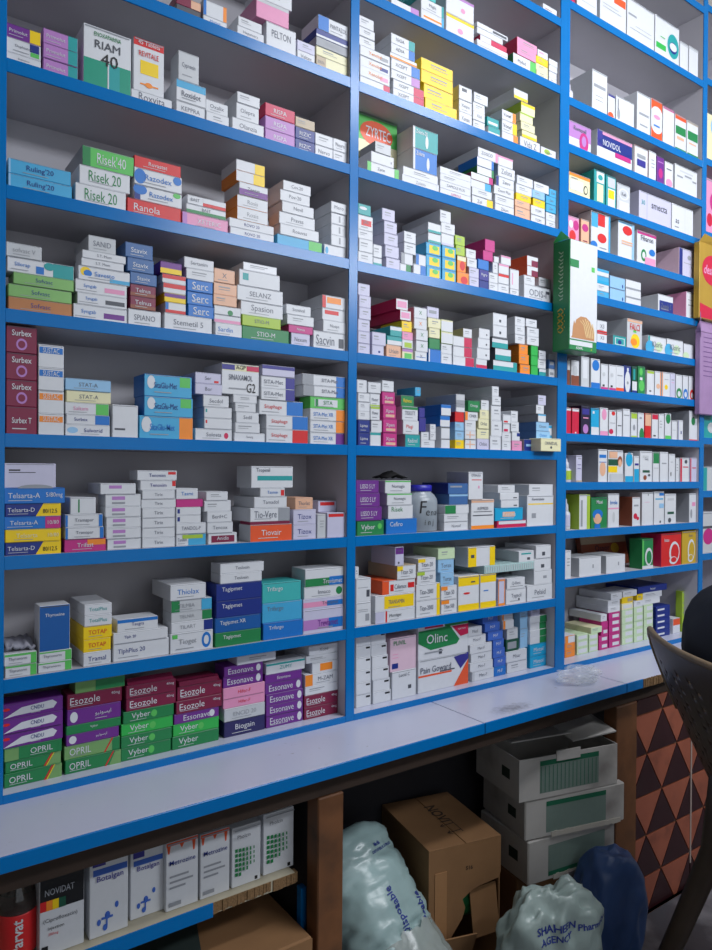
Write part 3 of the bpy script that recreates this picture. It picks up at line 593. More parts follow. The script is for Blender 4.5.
ORD = ['first','second','third','fourth','fifth','sixth','seventh','eighth','ninth','tenth','eleventh','twelfth','thirteenth','fourteenth','fifteenth','sixteenth','seventeenth','eighteenth','nineteenth','twentieth','twenty-first']
def parse(line):
    hd, body = line.split(' :', 1) if ' :' in line else line.split(':', 1)
    hx = hd.split(); x0, x1 = float(hx[0]), float(hx[1]); base = 0; first = None
    for t in hx[2:]:
        if t.startswith('b='): base = float(t[2:])
        if t.startswith('@'): first = [float(v) for v in t[1:].split(',')]
    out = []
    for i, b in enumerate(body.split(';')):
        tk = b.split()
        if not tk: continue
        sp = {'hp':float(tk[0]), 'c':tk[1], 'dec':[], 'x':(x0, x1)}
        if i == 0 and first: sp['x'] = tuple(first)
        for t in tk[2:]:
            if t[0] == '|': sp['text'] = t[1:]
            elif t[0] == '@': sp['x'] = tuple(float(v) for v in t[1:].split(','))
            elif t == 'F': sp['F'] = 1
            elif '=' in t:
                k, v = t.split('=')
                if k in ('S','t'): sp[k] = v
                elif k == 'c': sp['c'] = v
                elif k in ('s','a','v','w','D','Y'): sp[k] = float(v)
                elif k[0] in 'RLTBPEQ' and k[1:]: sp['dec'].append((k[0], [float(q) for q in k[1:].split(',')], v))
        out.append(sp)
    return base, out
BAYN = {'L':'left bay', 'M':'middle bay', 'R':'right bay'}
KNAME = {'Q':'patch', 'R':'right end', 'L':'left end', 'T':'top', 'B':'base', 'P':'patch', 'E':'oval'}
def looks(sp):
    a = PAL[sp['c']][0]; ex = ''
    best = None
    for k, ar, col in sp['dec']:
        if PAL[col][0] == a or col in ('S','d','w','W') and len(sp['dec']) > 1: continue
        area = {'R':ar[0], 'L':ar[0], 'T':ar[0], 'B':ar[0], 'Q':20}.get(k) or (abs((ar[2]-ar[0])*(ar[3]-ar[1]))/100 if k == 'P' else ar[2]*ar[3]*3.1/100)
        if best is None or area > best[0]: best = (area, PAL[col][0], KNAME[k])
    if best: ex = ' with '+best[1]+' '+best[2]
    return a+' carton'+ex
ALLB = []
def fill(key, rows):
    bay = key[0]; lev = int(''.join(ch for ch in key[1:] if ch.isdigit())); sec = key.endswith('b')
    zs = (ZR if bay == 'R' else ZL)[lev]; zn = (ZR if bay == 'R' else ZL).get(lev+1, 9)-.027
    X0, X1 = BAY[bay]; X0 += .001; X1 -= .001
    for si, line in enumerate([l for l in rows.strip().split('\n') if l.strip()]):
        base, bx = parse(line)
        y0 = (.058 if bay == 'R' else .035) if lev == 0 else .010
        z = zs
        if base: z += base/scale_at((X_at(bx[0]['x'][0], zs, y0), y0, zs))
        n = len(bx); below = None
        for bi, sp in enumerate(bx):
            Y = sp.get('Y', y0)+(0 if 'Y' in sp else random.uniform(0, .003))
            xa = X_at(sp['x'][0], z+.01, Y); xb = X_at(sp['x'][1], z+.01, Y)
            sc = scale_at((xa, Y, z)); h = sp['hp']/sc*(.88 if key == 'R0' else 1)
            w = xb-xa
            d = sp.get('D') or (min(.13, max(.055, 1.5*h)) if sp['x'][1]-sp['x'][0] > 34 else random.choice((.085, .1, .115)))
            if bay == 'R': d = sp.get('D') or (.055 if h > .08 else .1)
            d = min(d, DEPTH-Y-.004)
            if z+h > zn-.001: h = zn-.001-z
            if h < .006: break
            xa += .0004; xb -= .0004
            # keep clear of what is already there
            for o in ALLB:
                if o['z1'] <= z+1e-5 or o['z0'] >= z+h-1e-5: continue
                if o['x1'] <= xa or o['x0'] >= xb: continue
                if o['y1'] <= Y or o['y0'] >= Y+d: continue
                ov = min(o['x1'], xb)-max(o['x0'], xa)
                if ov < .45*(xb-xa):
                    if o['x0'] < xa: xa = o['x1']+.0004
                    else: xb = o['x0']-.0004
                elif o['y0'] > Y+.04: d = o['y0']-Y-.001
                else: Y = max(Y, o['y1']+.001); d = min(d, DEPTH-Y-.004)
            xa = max(xa, X0); xb = min(xb, X1)
            if xb-xa < .006 or d < .01: print('SKIP', key, si, bi); continue
            # rest on what is really underneath
            if z > zs+.0001:
                tops = [o['z1'] for o in ALLB if o['x0'] < xb-.002 and o['x1'] > xa+.002 and o['y0'] < Y+d-.003 and o['y1'] > Y+.003 and o['z1'] <= z+.012 and o['lev'] == (bay, lev)]
                zt = max(tops) if tops else zs
                if abs(zt-z) < .03 and not any(o['z0'] < zt+h-1e-5 and o['z1'] > zt+1e-5 and o['x0'] < xb and o['x1'] > xa and o['y0'] < Y+d and o['y1'] > Y for o in ALLB): z = zt
            ALLB.append(dict(x0=xa, x1=xb, y0=Y, y1=Y+d, z0=z, z1=z+h, lev=(bay, lev), sp=sp, key=key, s=si, i=bi, n=n, F=sp.get('F')))
            z += h+.0002
# ================================================================ build the cartons
for k, rows in DATA.items(): fill(k, rows)
lv = {}
for o in ALLB: lv.setdefault(o['lev'], {}).setdefault((o['key'], o['s']), []).append(o)
USED = {}
SHELF = ['', 'one', 'two', 'three', 'four', 'five', 'six', 'seven', 'eight', 'nine', 'ten', 'eleven', 'twelve', 'thirteen']
for L, st in lv.items():
    order = sorted(st, key=lambda k: sum(b['x0'] for b in st[k])/len(st[k]))
    for si, k in enumerate(order):
        bs = sorted(st[k], key=lambda b: b['z0'])
        for bi, b in enumerate(bs):
            n = len(bs)
            if n == 1: pos = 'single at place %s from left,' % (SHELF[si+1] if si < 13 else str(si+1))
            else:
                p = 'bottom' if bi == 0 else 'top' if bi == n-1 else ORD[bi]+' up'
                pos = '%s in %s stack,' % (p, ORD[si])
            where = '%s shelf %s' % (BAYN[L[0]], SHELF[L[1]+1])
            lk = looks(b['sp'])
            full = lk.replace(' with ', ' with ')+', '+pos+' '+where
            if len(full.split()) > 16: full = lk.replace(' with ', ', ')+', '+pos+' '+where
            if len(full.split()) > 16: full = lk.split(' with ')[0]+', '+pos+' '+where
            b['label'] = full; b['group'] = 'medicine cartons, %s shelf %s' % (BAYN[L[0]], SHELF[L[1]+1])
def pxarea(b):
    p = px((b['x0'], b['y0'], b['z0'])); q = px((b['x1'], b['y0'], b['z1'])); return abs((p[0]-q[0])*(p[1]-q[1]))
for b in ALLB:
    b['tall'] = b['lev'][0] == 'R' and b['lev'][1] >= 2 and (b['z1']-b['z0']) > 1.15*(b['x1']-b['x0'])
    if b['F'] : b['keep'] = True
rank = sorted((b for b in ALLB if not b['tall']), key=lambda b: -pxarea(b)-(1e6 if b['F'] else 0))
for b in rank[:LIMIT]: b['keep'] = True
rest = MB()
for b in ALLB:
    w = b['x1']-b['x0']; h = b['z1']-b['z0']; d = b['y1']-b['y0']; sp = b['sp']
    if not (b['tall'] or b.get('keep')):
        m_ = carton(w, h, d, sp); cx = (b['x0']+b['x1'])/2; o_ = len(rest.v)
        rest.v += [(v[0]+cx, v[1]+b['y0'], v[2]+b['z0']-1) for v in m_.v]
        for f, k, s_ in zip(m_.f, m_.m, m_.sm): rest.f.append(tuple(i+o_ for i in f)); rest.m.append(rest.mi(m_.mats[k])); rest.sm.append(s_)
        continue
    o = carton(w, h, d, sp).build('syrup_carton' if b['tall'] else 'medicine_box', loc=((b['x0']+b['x1'])/2, b['y0'], b['z0']))
    tag(o, b['label'], 'box', b['group'])
    if b['F']:
        fm = MB(); t = .0006; L_ = min(d*.35, .03)
        M = Matrix.Translation((0, .002, h)) @ Matrix.Rotation(math.radians(38), 4, 'X')
        fm.box((-w*.46, 0, 0), (w*.46, L_, t), card(sp['c']), M=M)
        fm.build('tuck_flap', parent=o)
if rest.v: tag(rest.build('small_medicine_boxes', loc=(0, 0, 1)), 'the many remaining small cartons stacked between the larger ones on all the shelves', 'boxes', kind='stuff')
print('cartons', len(ALLB), 'tall', sum(b['tall'] for b in ALLB), 'rest', len(rank)-LIMIT)
# ================================================================ the shelving
BLUE = mat('blue laminate', hexc('006EB6'), .24, 0, .03, 25, spec=.3, dirt=(hexc('2A6CA4'), 40, .70, .82))
LAM = mat('grey white laminate', hexc('B9B7BE'), .5, 0, .05, 6)
WTOP = mat('white worktop laminate', hexc('C3C6DA'), .3, 0, .03, 5, dirt=(hexc('8C8A94'), 55, .70, .80))
CHIP = mat('chipboard', hexc('8A6B48'), .9, 0, .4, 220, bump=.6)
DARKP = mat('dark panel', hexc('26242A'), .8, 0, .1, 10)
XL = POST['left'][0]; XE = 3.25
unit = empty('wall_shelving', (XL, 0, .827))
tag(unit, 'tall white shelving with blue edging, divided into bays, full of medicine cartons', 'shelving')
off = Vector((-XL, 0, -.827))
def upart(name, a, b, m, parent=unit, bev=0):
    mb = MB(); mb.box(Vector(a)+off, Vector(b)+off, m, bev); return mb.build(name, parent=parent)
TOPZ = 3.62
upart('back_panel', (XL, DEPTH, .827), (XE, DEPTH+.012, TOPZ), LAM)
for nm in ('left', 'mid', 'third', 'right'):
    x0, x1 = POST[nm]
    side = upart('upright_panel', (x0, .003, .827), (x1, DEPTH, TOPZ), LAM)
    upart('edge_strip', (x0, -.0015, .827), (x1, .003, TOPZ), BLUE, side, .0006)
up4 = upart('upright_panel', (XE-.03, .003, .827), (XE, DEPTH, TOPZ), LAM)
T = .026
def shelf(z, x0, x1, edge=True):
    s = upart('shelf_board', (x0, .003, z-T), (x1, DEPTH, z), LAM if z > .9 else WTOP)
    upart('edge_strip', (x0, -.0012, z-T-.001), (x1, .003, z+.0005), BLUE, s, .0006)
for bay, zs in (('L', ZL), ('M', ZL), ('R', ZR)):
    for k, z in zs.items(): shelf(z, BAY[bay][0], BAY[bay][1])
for z in (.855, 1.17, 1.43, 1.65, 1.92, 2.2, 2.5, 2.80, 3.13, 3.43): shelf(z, POST['right'][1], XE-.03)
for (x0, x1) in (BAY['L'], BAY['M'], BAY['R']): pass
# ================================================================ counter
CY = -.215; CT = .8268; TH = .028
X1 = atZ(492, 726, .827).x; X2 = atZ(637, 686.5, .827).x
counter = empty('counter', (XL-.4, CY, 0)); tag(counter, 'long white laminate counter with blue front edge running below the shelving', 'counter')
coff = Vector((.4-XL, -CY, 0))
def cpart(name, a, b, m, parent=counter, bev=0):
    mb = MB(); mb.box(Vector(a)+coff, Vector(b)+coff, m, bev); return mb.build(name, parent=parent)
XS = XL-.35; XB = atZ(654, 682, .827).x; XEE = 3.4
segs = [(XS, X1-.0018), (X1+.0018, X2-.0022), (X2+.0022, XEE)]
for i, (a, b) in enumerate(segs):
    w = cpart('worktop', (a, CY+.004, CT-TH), (b, DEPTH+.01, CT-.0003), WTOP, bev=.001)
    if i < 2: cpart('edge_strip', (a, CY-.001, CT-TH-.001), (b+.0012, CY+.004, CT), BLUE, w, .001)
    else:
        cpart('edge_strip', (a, CY-.001, CT-TH-.001), (XB, CY+.004, CT), BLUE, w, .001)
        mb = MB()
        for k in range(34):
            x = XB+.002+k*.004; mb.box(Vector((x, CY-.001-random.uniform(0, .003), CT-TH))+coff, Vector((x+.0042, CY+.004, CT-.001-random.uniform(0,.003)))+coff, CHIP)
        mb.build('bare_edge', parent=w); l = w
pq = atZ(512, 708, .827); mb = MB()
mb.quad((-.13,-.055,0), (.13,-.055,0), (.13,.055,0), (-.13,.055,0), None)
sm = bpy.data.materials.new('scuffed grey wear'); sm.use_nodes = True; nt = sm.node_tree; bs = nt.nodes['Principled BSDF']; bs.inputs['Base Color'].default_value = (*hexc('77767C'), 1); bs.inputs['Roughness'].default_value = .7
tc = nt.nodes.new('ShaderNodeTexCoord'); mpn = nt.nodes.new('ShaderNodeMapping'); mpn.inputs['Scale'].default_value = (7.7, 18, 1); gd_ = nt.nodes.new('ShaderNodeTexGradient'); gd_.gradient_type = 'SPHERICAL'; ns = nt.nodes.new('ShaderNodeTexNoise'); ns.inputs['Scale'].default_value = 60; ns.inputs['Detail'].default_value = 5
m1 = nt.nodes.new('ShaderNodeMath'); m1.operation = 'MULTIPLY'; m2 = nt.nodes.new('ShaderNodeMapRange'); m2.inputs[1].default_value = .16; m2.inputs[2].default_value = .5; m2.inputs[4].default_value = .4
nt.links.new(tc.outputs['Object'], mpn.inputs[0]); nt.links.new(mpn.outputs[0], gd_.inputs[0]); nt.links.new(tc.outputs['Object'], ns.inputs['Vector']); nt.links.new(gd_.outputs['Fac'], m1.inputs[0]); nt.links.new(ns.outputs['Fac'], m1.inputs[1]); nt.links.new(m1.outputs[0], m2.inputs[0]); nt.links.new(m2.outputs[0], bs.inputs['Alpha'])
mb.mats = [sm]; ws = mb.build('scuff_mark', parent=l, loc=Vector((pq.x, pq.y, CT+.0002))+coff)
cpart('support_rail', (XS, -.165, CT-TH-.062), (XEE, -.135, CT-TH-.001), mat('dark stained rail', hexc('3A2A20'), .7, 0, .2, 12))
WOOD = mat('worn brown timber', hexc('7A4E2E'), .6, 0, .25, 18, bump=.3, dirt=(hexc('3E2A1C'), 9, .5, .75))
PY = -.17
def ppx(x, y=850): return atY(x, y, PY).x
for a, b in ((318, 343.5), (615.5, 636)):
    cpart('wooden_post', (ppx(a), PY, 0), (ppx(b), PY+.05, CT-TH-.064), WOOD, bev=.003)
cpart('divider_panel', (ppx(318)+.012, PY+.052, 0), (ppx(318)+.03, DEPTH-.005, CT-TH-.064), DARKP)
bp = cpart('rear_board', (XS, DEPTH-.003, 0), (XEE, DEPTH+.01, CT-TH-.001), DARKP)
# low shelf at the left
LY = -.125; LZ = atY(150, 926.5, LY).z; lxe = ppx(318)-.002
xa = atY(213, 906, LY).x; xr = atY(299, 873, LY).x
ls = cpart('low_shelf', (XS, LY+.003, LZ-.026), (xr-.01, DEPTH-.004, LZ), mat('cream laminate', hexc('B8B09A'), .5, 0, .05, 8))
cpart('edge_strip', (XS, LY-.001, LZ-.03), (xa, LY+.003, LZ), BLUE, ls)
mb = MB(); n = int((xr-xa)/.006)
for k in range(n):
    x = xa+k*.006; dd = .012*abs(noise.noise((k*.25, 3, 0)))+.004
    mb.box(Vector((x, LY+random.uniform(0, .004), LZ-.03+dd))+coff, Vector((x+.0062, LY+.02, LZ-.001+.0*dd))+coff, CHIP)
mb.build('broken_edge', parent=ls)
# narrow blue board standing by the post
bz = MB(); bxa = atY(301, 905, -.10).x; bxb = atY(315, 905, -.10).x
bz.box((0,0,0), (bxb-bxa, .02, atY(308, 886, -.10).z), BLUE, .001)
tag(bz.build('blue_board', loc=(bxa, -.10, .0)), 'narrow blue laminated board standing beside the left wooden post under the counter', 'board')
# ================================================================ tiled panel
TY = -.165
terra = mat('terracotta tile', hexc('A05A44'), .45, 0, .12, 14, dirt=(hexc('6A3C30'), 11, .55, .8)); dk = mat('dark brown tile', hexc('36181C'), .35, 0, .2, 14)
gr = mat('tile grout', hexc('8A6A50'), .9)
tx0 = ppx(636)+.001; ux = .1815*(CAMP.y-TY)/(CAMP.y+.19); 
pan = empty('tiled_panel', (tx0, TY, 0)); tag(pan, 'panel of dark brown and terracotta triangle tiles beside the wooden post under the counter', 'panel')
kk = (TY-CAMP.y)/(-.19-CAMP.y); uw = .181*kk; rh = .1375*kk
Lx0 = atY(647, 754, TY).x; Lz0 = atY(647, 754, TY).z
zb = atY(642, 916, TY).z; zt = CT-TH-.064; xe = tx0+.62
mb = MB(); mb.box((0, .006, 0), (xe-tx0, .02, zt), gr); mb.build('backing', parent=pan)
mt = MB(); trim_x = atY(691, 760, TY).x
import mathutils
def clip(poly, x0, x1, z0, z1):
    for ax, lim, sg in ((0, x0, 1), (0, x1, -1), (1, z0, 1), (1, z1, -1)):
        out = []
        for i in range(len(poly)):
            a, b = poly[i], poly[(i+1) % len(poly)]; da = (a[ax]-lim)*sg; db = (b[ax]-lim)*sg
            if da >= 0: out.append(a)
            if (da >= 0) != (db >= 0): t = da/(da-db); out.append((a[0]+(b[0]-a[0])*t, a[1]+(b[1]-a[1])*t))
        poly = out
        if len(poly) < 3: return None
    return poly
for r in range(-5, 4):
    zlo = Lz0+r*rh
    for c in range(-3, 6):
        xo = Lx0+(c+(0 if r % 2 == 0 else .5))*uw
        g = .003
        up = [(xo+g*1.5, zlo+g), (xo+uw-g*1.5, zlo+g), (xo+uw/2, zlo+rh-g*1.6)]
        dn = [(xo-uw/2+g*1.5, zlo+rh-g), (xo+g*0, zlo+g*1.6), (xo+uw/2-g*1.5, zlo+rh-g)]
        for P_, M_ in ((up, dk), (dn, terra)):
            for (q0, q1) in ((tx0, trim_x-.004), (trim_x+.004, xe)):
                q = clip(P_, q0, q1, zb, zt-.002)
                if q:
                    n_ = len(q); vs = [(x-tx0, 0, z) for x, z in q]+[(x-tx0, .006, z) for x, z in q]
                    fs = [tuple(range(n_)), *[(i, i+n_, (i+1) % n_+n_, (i+1) % n_) for i in range(n_)]]
                    mt.add(vs, fs, M_)
mt.build('tiles', parent=pan, fix=True)
mb = MB(); mb.box((trim_x-.004-tx0, -.002, zb+.09), (trim_x+.004-tx0, .006, zt-.06), mat('pale trim', hexc('A89890'), .5)); mb.build('trim_strip', parent=pan)
mb = MB(); mb.box((0, -.012, 0), (xe-tx0, .0055, zb-.001), WOOD, .001); mb.build('kick_board', parent=pan)
# ================================================================ room
def struct(name, a, b, m):
    mb = MB(); mb.box(a, b, m); o = mb.build(name); o['kind'] = 'structure'; return o
WALL = mat('painted wall', hexc('B9B6B0'), .8, 0, .03, 4)
FLR = mat('marble floor tile', hexc('55555C'), .35, 0, .2, 8, dirt=(hexc('84848A'), 5, .5, .66))
RX0, RX1, RY0, RY1, RZ = -1.6, 4.3, -3.4, .226, 3.8
struct('floor', (RX0, RY0, -.05), (RX1, RY1, 0), FLR)
struct('ceiling', (RX0, RY0, RZ), (RX1, RY1, RZ+.05), WALL)
struct('wall_back', (RX0, RY1, 0), (RX1, RY1+.05, RZ), WALL)
struct('wall_front', (RX0, RY0-.05, 0), (RX1, RY0, RZ), WALL)
struct('wall_left', (RX0-.05, RY0, 0), (RX0, RY1, RZ), WALL)
struct('wall_right', (RX1, RY0, 0), (RX1+.05, RY1, RZ), WALL)
SACK = ((1.16, -.135, .20), (1.10, .10, .47), .14)
b1 = atY(545, 900, -.30); b2 = atY(609, 900, -.235)
BAG1 = (b1.x, -.30, 0.0)
BAG2 = (b2.x, -.235, 0.0)
# ================================================================ bottles
PLW = mat('white plastic', hexc('C6C9D2'), .35); PLB = mat('blue plastic cap', hexc('2B2AA8'), .35); CLR = mat('cloudy plastic', hexc('A9B4BE'), .3, trans=.25, alpha=1)
INK = mat('black marker ink', hexc('16161C'), .6)
def polyline_strokes(mb, strokes, f, w, m):
    for st in strokes:
        for a, b in zip(st, st[1:]):
            d = Vector((b[0]-a[0], b[1]-a[1])); 
            if d.length < 1e-6: continue
            n_ = Vector((-d.y, d.x)).normalized()*w/2; e = d.normalized()*w*.4
            q = [(a[0]-e.x+n_.x, a[1]-e.y+n_.y), (a[0]-e.x-n_.x, a[1]-e.y-n_.y), (b[0]+e.x-n_.x, b[1]+e.y-n_.y), (b[0]+e.x+n_.x, b[1]+e.y+n_.y)]
            mb.add([f(*p) for p in q], [(0,1,2,3)], m)
# big jar on the middle bay's third shelf
zb_ = ZL[2]; ja = X_at(413, 1.4, .02); jb = X_at(442.5, 1.4, .02); jx = (ja+jb)/2; jr = (jb-ja)/2*.97
s_ = scale_at((jx, .06, zb_)); jh = 46/s_
jar = empty('tablet_jar', (jx, .013+jr*.72, zb_)); tag(jar, 'cloudy white plastic jar with blue cap and handwriting, beside stacked cartons', 'jar')
mb = MB(); lathe(mb, [(jr*.9, 0), (jr, .004), (jr, jh*.62), (jr*.96, jh*.70), (jr*.8, jh*.79), (jr*.62, jh*.84), (jr*.6, jh*.87)], CLR, 32, sy=.72); mb.build('jar_body', parent=jar)
mb = MB(); lathe(mb, [(jr*.64, jh*.865), (jr*.66, jh*.87), (jr*.66, jh*.985), (jr*.6, jh)], PLB, 32, sy=.72)
mb.build('cap', parent=jar)
def onjar(u, v): x = u*jr*1.9; x = max(-jr*.98, min(jr*.98, x)); return (x, -jr*.72*math.sqrt(max(0.0, 1-(x/jr)**2))-.0008, v*jh)
mb = MB()
for t_, u0, v0, hh in (('F', -.20, .45, .26), ('e', -.06, .40, .11), ('n', .10, .40, .09), ('a', .24, .40, .09), ('c', .36, .42, .08), ('i n j', .0, .16, .15)):
    vs, fs, w_, y0, y1 = text2d(t_, -.004, .1); sc = hh/(y1-y0)
    mb.add([onjar(u0+(x-w_/2)*sc*jh/jr/1.9, v0+(y-y0)*sc-.05) for x, y in vs], fs, INK)
mb.build('handwriting', parent=jar)
# eye drop bottles
def dropper(xpx0, xpx1, lev, h_px, labcol, labname, Y=.03, body=PLW):
    z = ZR[lev]; x0 = X_at(xpx0, z+.04, Y); x1 = X_at(xpx1, z+.04, Y); r = (x1-x0)/2*.96; h = h_px/scale_at((x0, Y, z))
    x0 = max(x0, BAY['R'][0]+.002)
    e = empty('dropper_bottle', ((x0+x1)/2+.001, Y+r, z)); tag(e, labname, 'bottle')
    mb = MB(); lathe(mb, [(r*.95, 0), (r, .002), (r, h*.52), (r*.7, h*.58), (r*.35, h*.6)], body, 24); mb.build('bottle_body', parent=e)
    mb = MB(); lathe(mb, [(r*.6, h*.585), (r*.62, h*.6), (r*.56, h*.8), (r*.3, h*.86), (r*.26, h*.97), (r*.1, h)], PLW, 20); mb.build('screw_cap', parent=e)
    mb = MB(); lathe(mb, [(r*1.01, h*.1), (r*1.015, h*.12), (r*1.015, h*.46), (r*1.01, h*.48)], labcol, 24); mb.build('label', parent=e)
dropper(566.5, 573.5, 3, 24, card('l'), 'small dropper bottle with lime label and white cap, right bay shelf four')
dropper(566, 572, 2, 31, card('V'), 'white dropper bottle with pale label at left end, right bay shelf three')
dropper(568, 575, 11, 27, card('W'), 'white dropper bottle at left end, right bay shelf twelve')
# black cloth scrap on the cartons beside the jar
top = max((b for b in ALLB if b['lev'] == ('M', 2) and b['x0'] < X_at(398, 1.45, 0) < b['x1']), key=lambda b: b['z1'])
mb = MB(); gx, gy = 14, 8; bw = (top['x1']-top['x0'])*.78; vs = []
for j in range(gy+1):
    for i in range(gx+1):
        u = i/gx-.5; v = j/gy; vs.append((u*bw, v*.07, .004+.020*max(0, 1-abs(u)*1.9)*(.5+.5*math.sin(v*3.1))+.004*noise.noise((u*9, v*7, 1))))
mb.add(vs, [(j*(gx+1)+i, j*(gx+1)+i+1, (j+1)*(gx+1)+i+1, (j+1)*(gx+1)+i) for j in range(gy) for i in range(gx)], mat('black cloth', hexc('0C0C10'), .95), True)
o = mb.build('black_wrap', loc=((top['x0']+top['x1'])/2, top['y0']+.004, top['z1']+.001)); sol = o.modifiers.new('s', 'SOLIDIFY'); sol.thickness = .003; sol.offset = 1
tag(o, 'crumpled black wrapping lying on the pale cartons beside the plastic jar', 'wrapping')
# blistered flat case in the middle bay's second shelf
z0 = max(b['z1'] for b in ALLB if b['lev'] == ('M', 1) and X_at(458, 1.2, 0) < b['x1'] and b['x0'] < X_at(496, 1.2, 0))
cx0 = X_at(484, z0+.02, .012); cx1 = X_at(535, z0+.02, .012)
others = [b['z1'] for b in ALLB if b['lev'] == ('M', 1) and b['x0'] < cx1 and b['x1'] > cx0]
hh = 8/scale_at((cx0, .01, z0))
fit = [b for b in ALLB if b['lev'] == ('M', 1) and b['z1'] > z0+.001 and b['x0'] < cx1+.01 and b['x1'] > cx0]
for b in fit: cx1 = min(cx1, b['x0']-.001)
fc = empty('flat_case', (cx0, .010, z0+.0004)); tag(fc, 'long flat pale teal ribbed case lying across cartons in middle bay shelf two', 'case')
mb = MB(); mb.box((0, 0, 0), (cx1-cx0, .17, hh), card('e') if 0 else mat('pale teal card', hexc('A9C6C6'), .4), .001); mb.build('case_body', parent=fc)
mb = MB(); n = 22
for k in range(n): x = (cx1-cx0)*(k+.5)/n; mb.box((x-.0012, -.0012, hh*.15), (x+.0012, 0, hh*.85), card('w'))
mb.build('ribs', parent=fc)
def loose(px0, px1, zb0, hpx, Y, spec, label, lev, d=.06):
    _, bb = parse('0 1 : %g %s' % (hpx, spec)); sp = bb[0]
    x0 = X_at(px0, zb0+.02, Y); x1 = X_at(px1, zb0+.02, Y); h = hpx/scale_at((x0, Y, zb0))
    o = carton(x1-x0, h, d, sp).build('medicine_box', loc=((x0+x1)/2, Y, zb0+.0004)); tag(o, label, 'box', lev); return o
g_ = 'medicine cartons, middle bay shelf two'
loose(468, 495, z0+hh, 20, .013, 'W L30=y R20=y P10,46,22,62=d', 'yellow and white carton standing on the flat pale teal case', g_, .06)
loose(519, 534, z0+hh, 11, .013, 'W P54,16,74,40=d P14,70,80,84=t', 'white carton lying at right on the flat pale teal case', g_, .12)
loose(541, 561, ZL[3], 13, -.03, 'C E50,30,5,10=d s=26 v=62 |ORNIDAL', 'cream carton jutting out over the shelf edge at right, middle bay shelf four', 'medicine cartons, middle bay shelf four', .05)
# small yellow-brown open thing on the bottom left shelf: grey sachets on two cartons
zt_ = max(b['z1'] for b in ALLB if b['lev'] == ('L', 1) and b['x0'] < X_at(20, 1.1, 0) < b['x1'])
mb = MB(); gx, gy = 12, 8; vs = []
xa_ = X_at(5, 1.14, .02); xb_ = X_at(35, 1.14, .02)
for j in range(gy+1):
    for i in range(gx+1): vs.append(((i/gx-.5)*(xb_-xa_)*.95, j/gy*.1, .012+.010*noise.noise((i*.5, j*.6, 4))+.006*math.sin(j/gy*3.1)))
mb.add(vs, [(j*(gx+1)+i, j*(gx+1)+i+1, (j+1)*(gx+1)+i+1, (j+1)*(gx+1)+i) for j in range(gy) for i in range(gx)], mat('grey leaflet', hexc('8E8F9C'), .7), True)
o = mb.build('folded_leaflet', loc=((xa_+xb_)/2, .02, zt_)); sol = o.modifiers.new('s', 'SOLIDIFY'); sol.thickness = .006; sol.offset = -1
tag(o, 'grey folded leaflet lying on the green edged cartons at the far left', 'leaflet')
# ================================================================ green carton hung on the post
gY = -.074; gl = atY(569.5, 300, gY).x; gr_ = atY(597, 300, gY).x; gb = atY(568.5, 349, gY).z; gt = atY(570, 238, gY).z
gw = gr_-gl; gh = gt-gb; gd = .068; GG = card('G')
hang = empty('hanging_carton', (gl, gY, gb)); tag(hang, 'tall green and white carton hung on the blue post between middle and right bays', 'box')
mb = MB(); mb.box((0,0,0), (gw, gd, gh), GG, .0015); e_ = -.0004
def gq(u0, v0, u1, v1, m, l=1): mb.quad((gw*u0, e_*l, gh*v0), (gw*u1, e_*l, gh*v0), (gw*u1, e_*l, gh*v1), (gw*u0, e_*l, gh*v1), m)
gq(.02, .10, .995, .995, card('W')); gq(.02, .75, .32, .82, GG, 2); gq(.78, .745, .9, .79, card('g'), 2); gq(.02, .03, .84, .088, card('W'), 1); gq(.02, .003, .99, .045, GG, 2)
skin = mat('printed hair tone', hexc('B98458'), .5); skin2 = mat('printed pale hair tone', hexc('DCC08C'), .5)
pf = [(.06,.11),(.1,.13),(.12,.2),(.16,.27),(.2,.24),(.24,.28),(.4,.315),(.6,.315),(.75,.28),(.85,.22),(.9,.13),(.9,.11)]
mb.add([(gw*u, e_*2, gh*v) for u, v in pf], [tuple(range(len(pf)))], skin)
for k in range(6):
    a0 = [(.36+.09*k, .30-.012*abs(k-2)), (.5+.075*k, .24-.01*k), (.6+.055*k, .13)]
    for p, q in zip(a0, a0[1:]): mb.quad((gw*p[0], e_*3, gh*p[1]), (gw*(p[0]+.03), e_*3, gh*p[1]), (gw*(q[0]+.03), e_*3, gh*q[1]), (gw*q[0], e_*3, gh*q[1]), skin2)
put_text(mb, 'AZAML', (0, e_*3, 0), (1,0,0), (0,0,1), gw*.36, gh*.024, gh*.022, gw*.5, card('W'))
put_text(mb, 'g.i', (0, e_*3, 0), (1,0,0), (0,0,1), gw*.8, gh*.024, gh*.022, gw*.2, card('l'))
def onside(u, v): return (-.0005, gd*(1-u), gh*v)
sw = mat('pale ink', hexc('A8C8A8'), .5); sy_ = mat('yellow ink', hexc('C8A838'), .5)
random.seed(3); st1 = []
for k in range(7):
    v = .90-.065*k; st1.append([(.35, v), (.5, v-.02), (.62, v-.008), (.6, v-.04), (.42, v-.05)])
polyline_strokes(mb, st1, onside, .012, sw); st1 = []
for k in range(4):
    v = .36-.055*k; st1.append([(.3, v), (.48, v+.02), (.66, v-.01), (.5, v-.035), (.34, v-.02)]); st1.append([(.7, v+.01), (.73, v+.012)])
polyline_strokes(mb, st1, onside, .014, sy_)
mb.build('carton_body', parent=hang)
fm = MB(); Mf = Matrix.Translation((0, 0, gh)) @ Matrix.Rotation(math.radians(62), 4, 'X')
fm.add([(0, .0, gh), (0, gd, gh), (.006, gd*.6, gh+.035)], [(0,1,2)], card('L')); fm.build('open_flap', parent=hang).modifiers.new('s', 'SOLIDIFY').thickness = .001
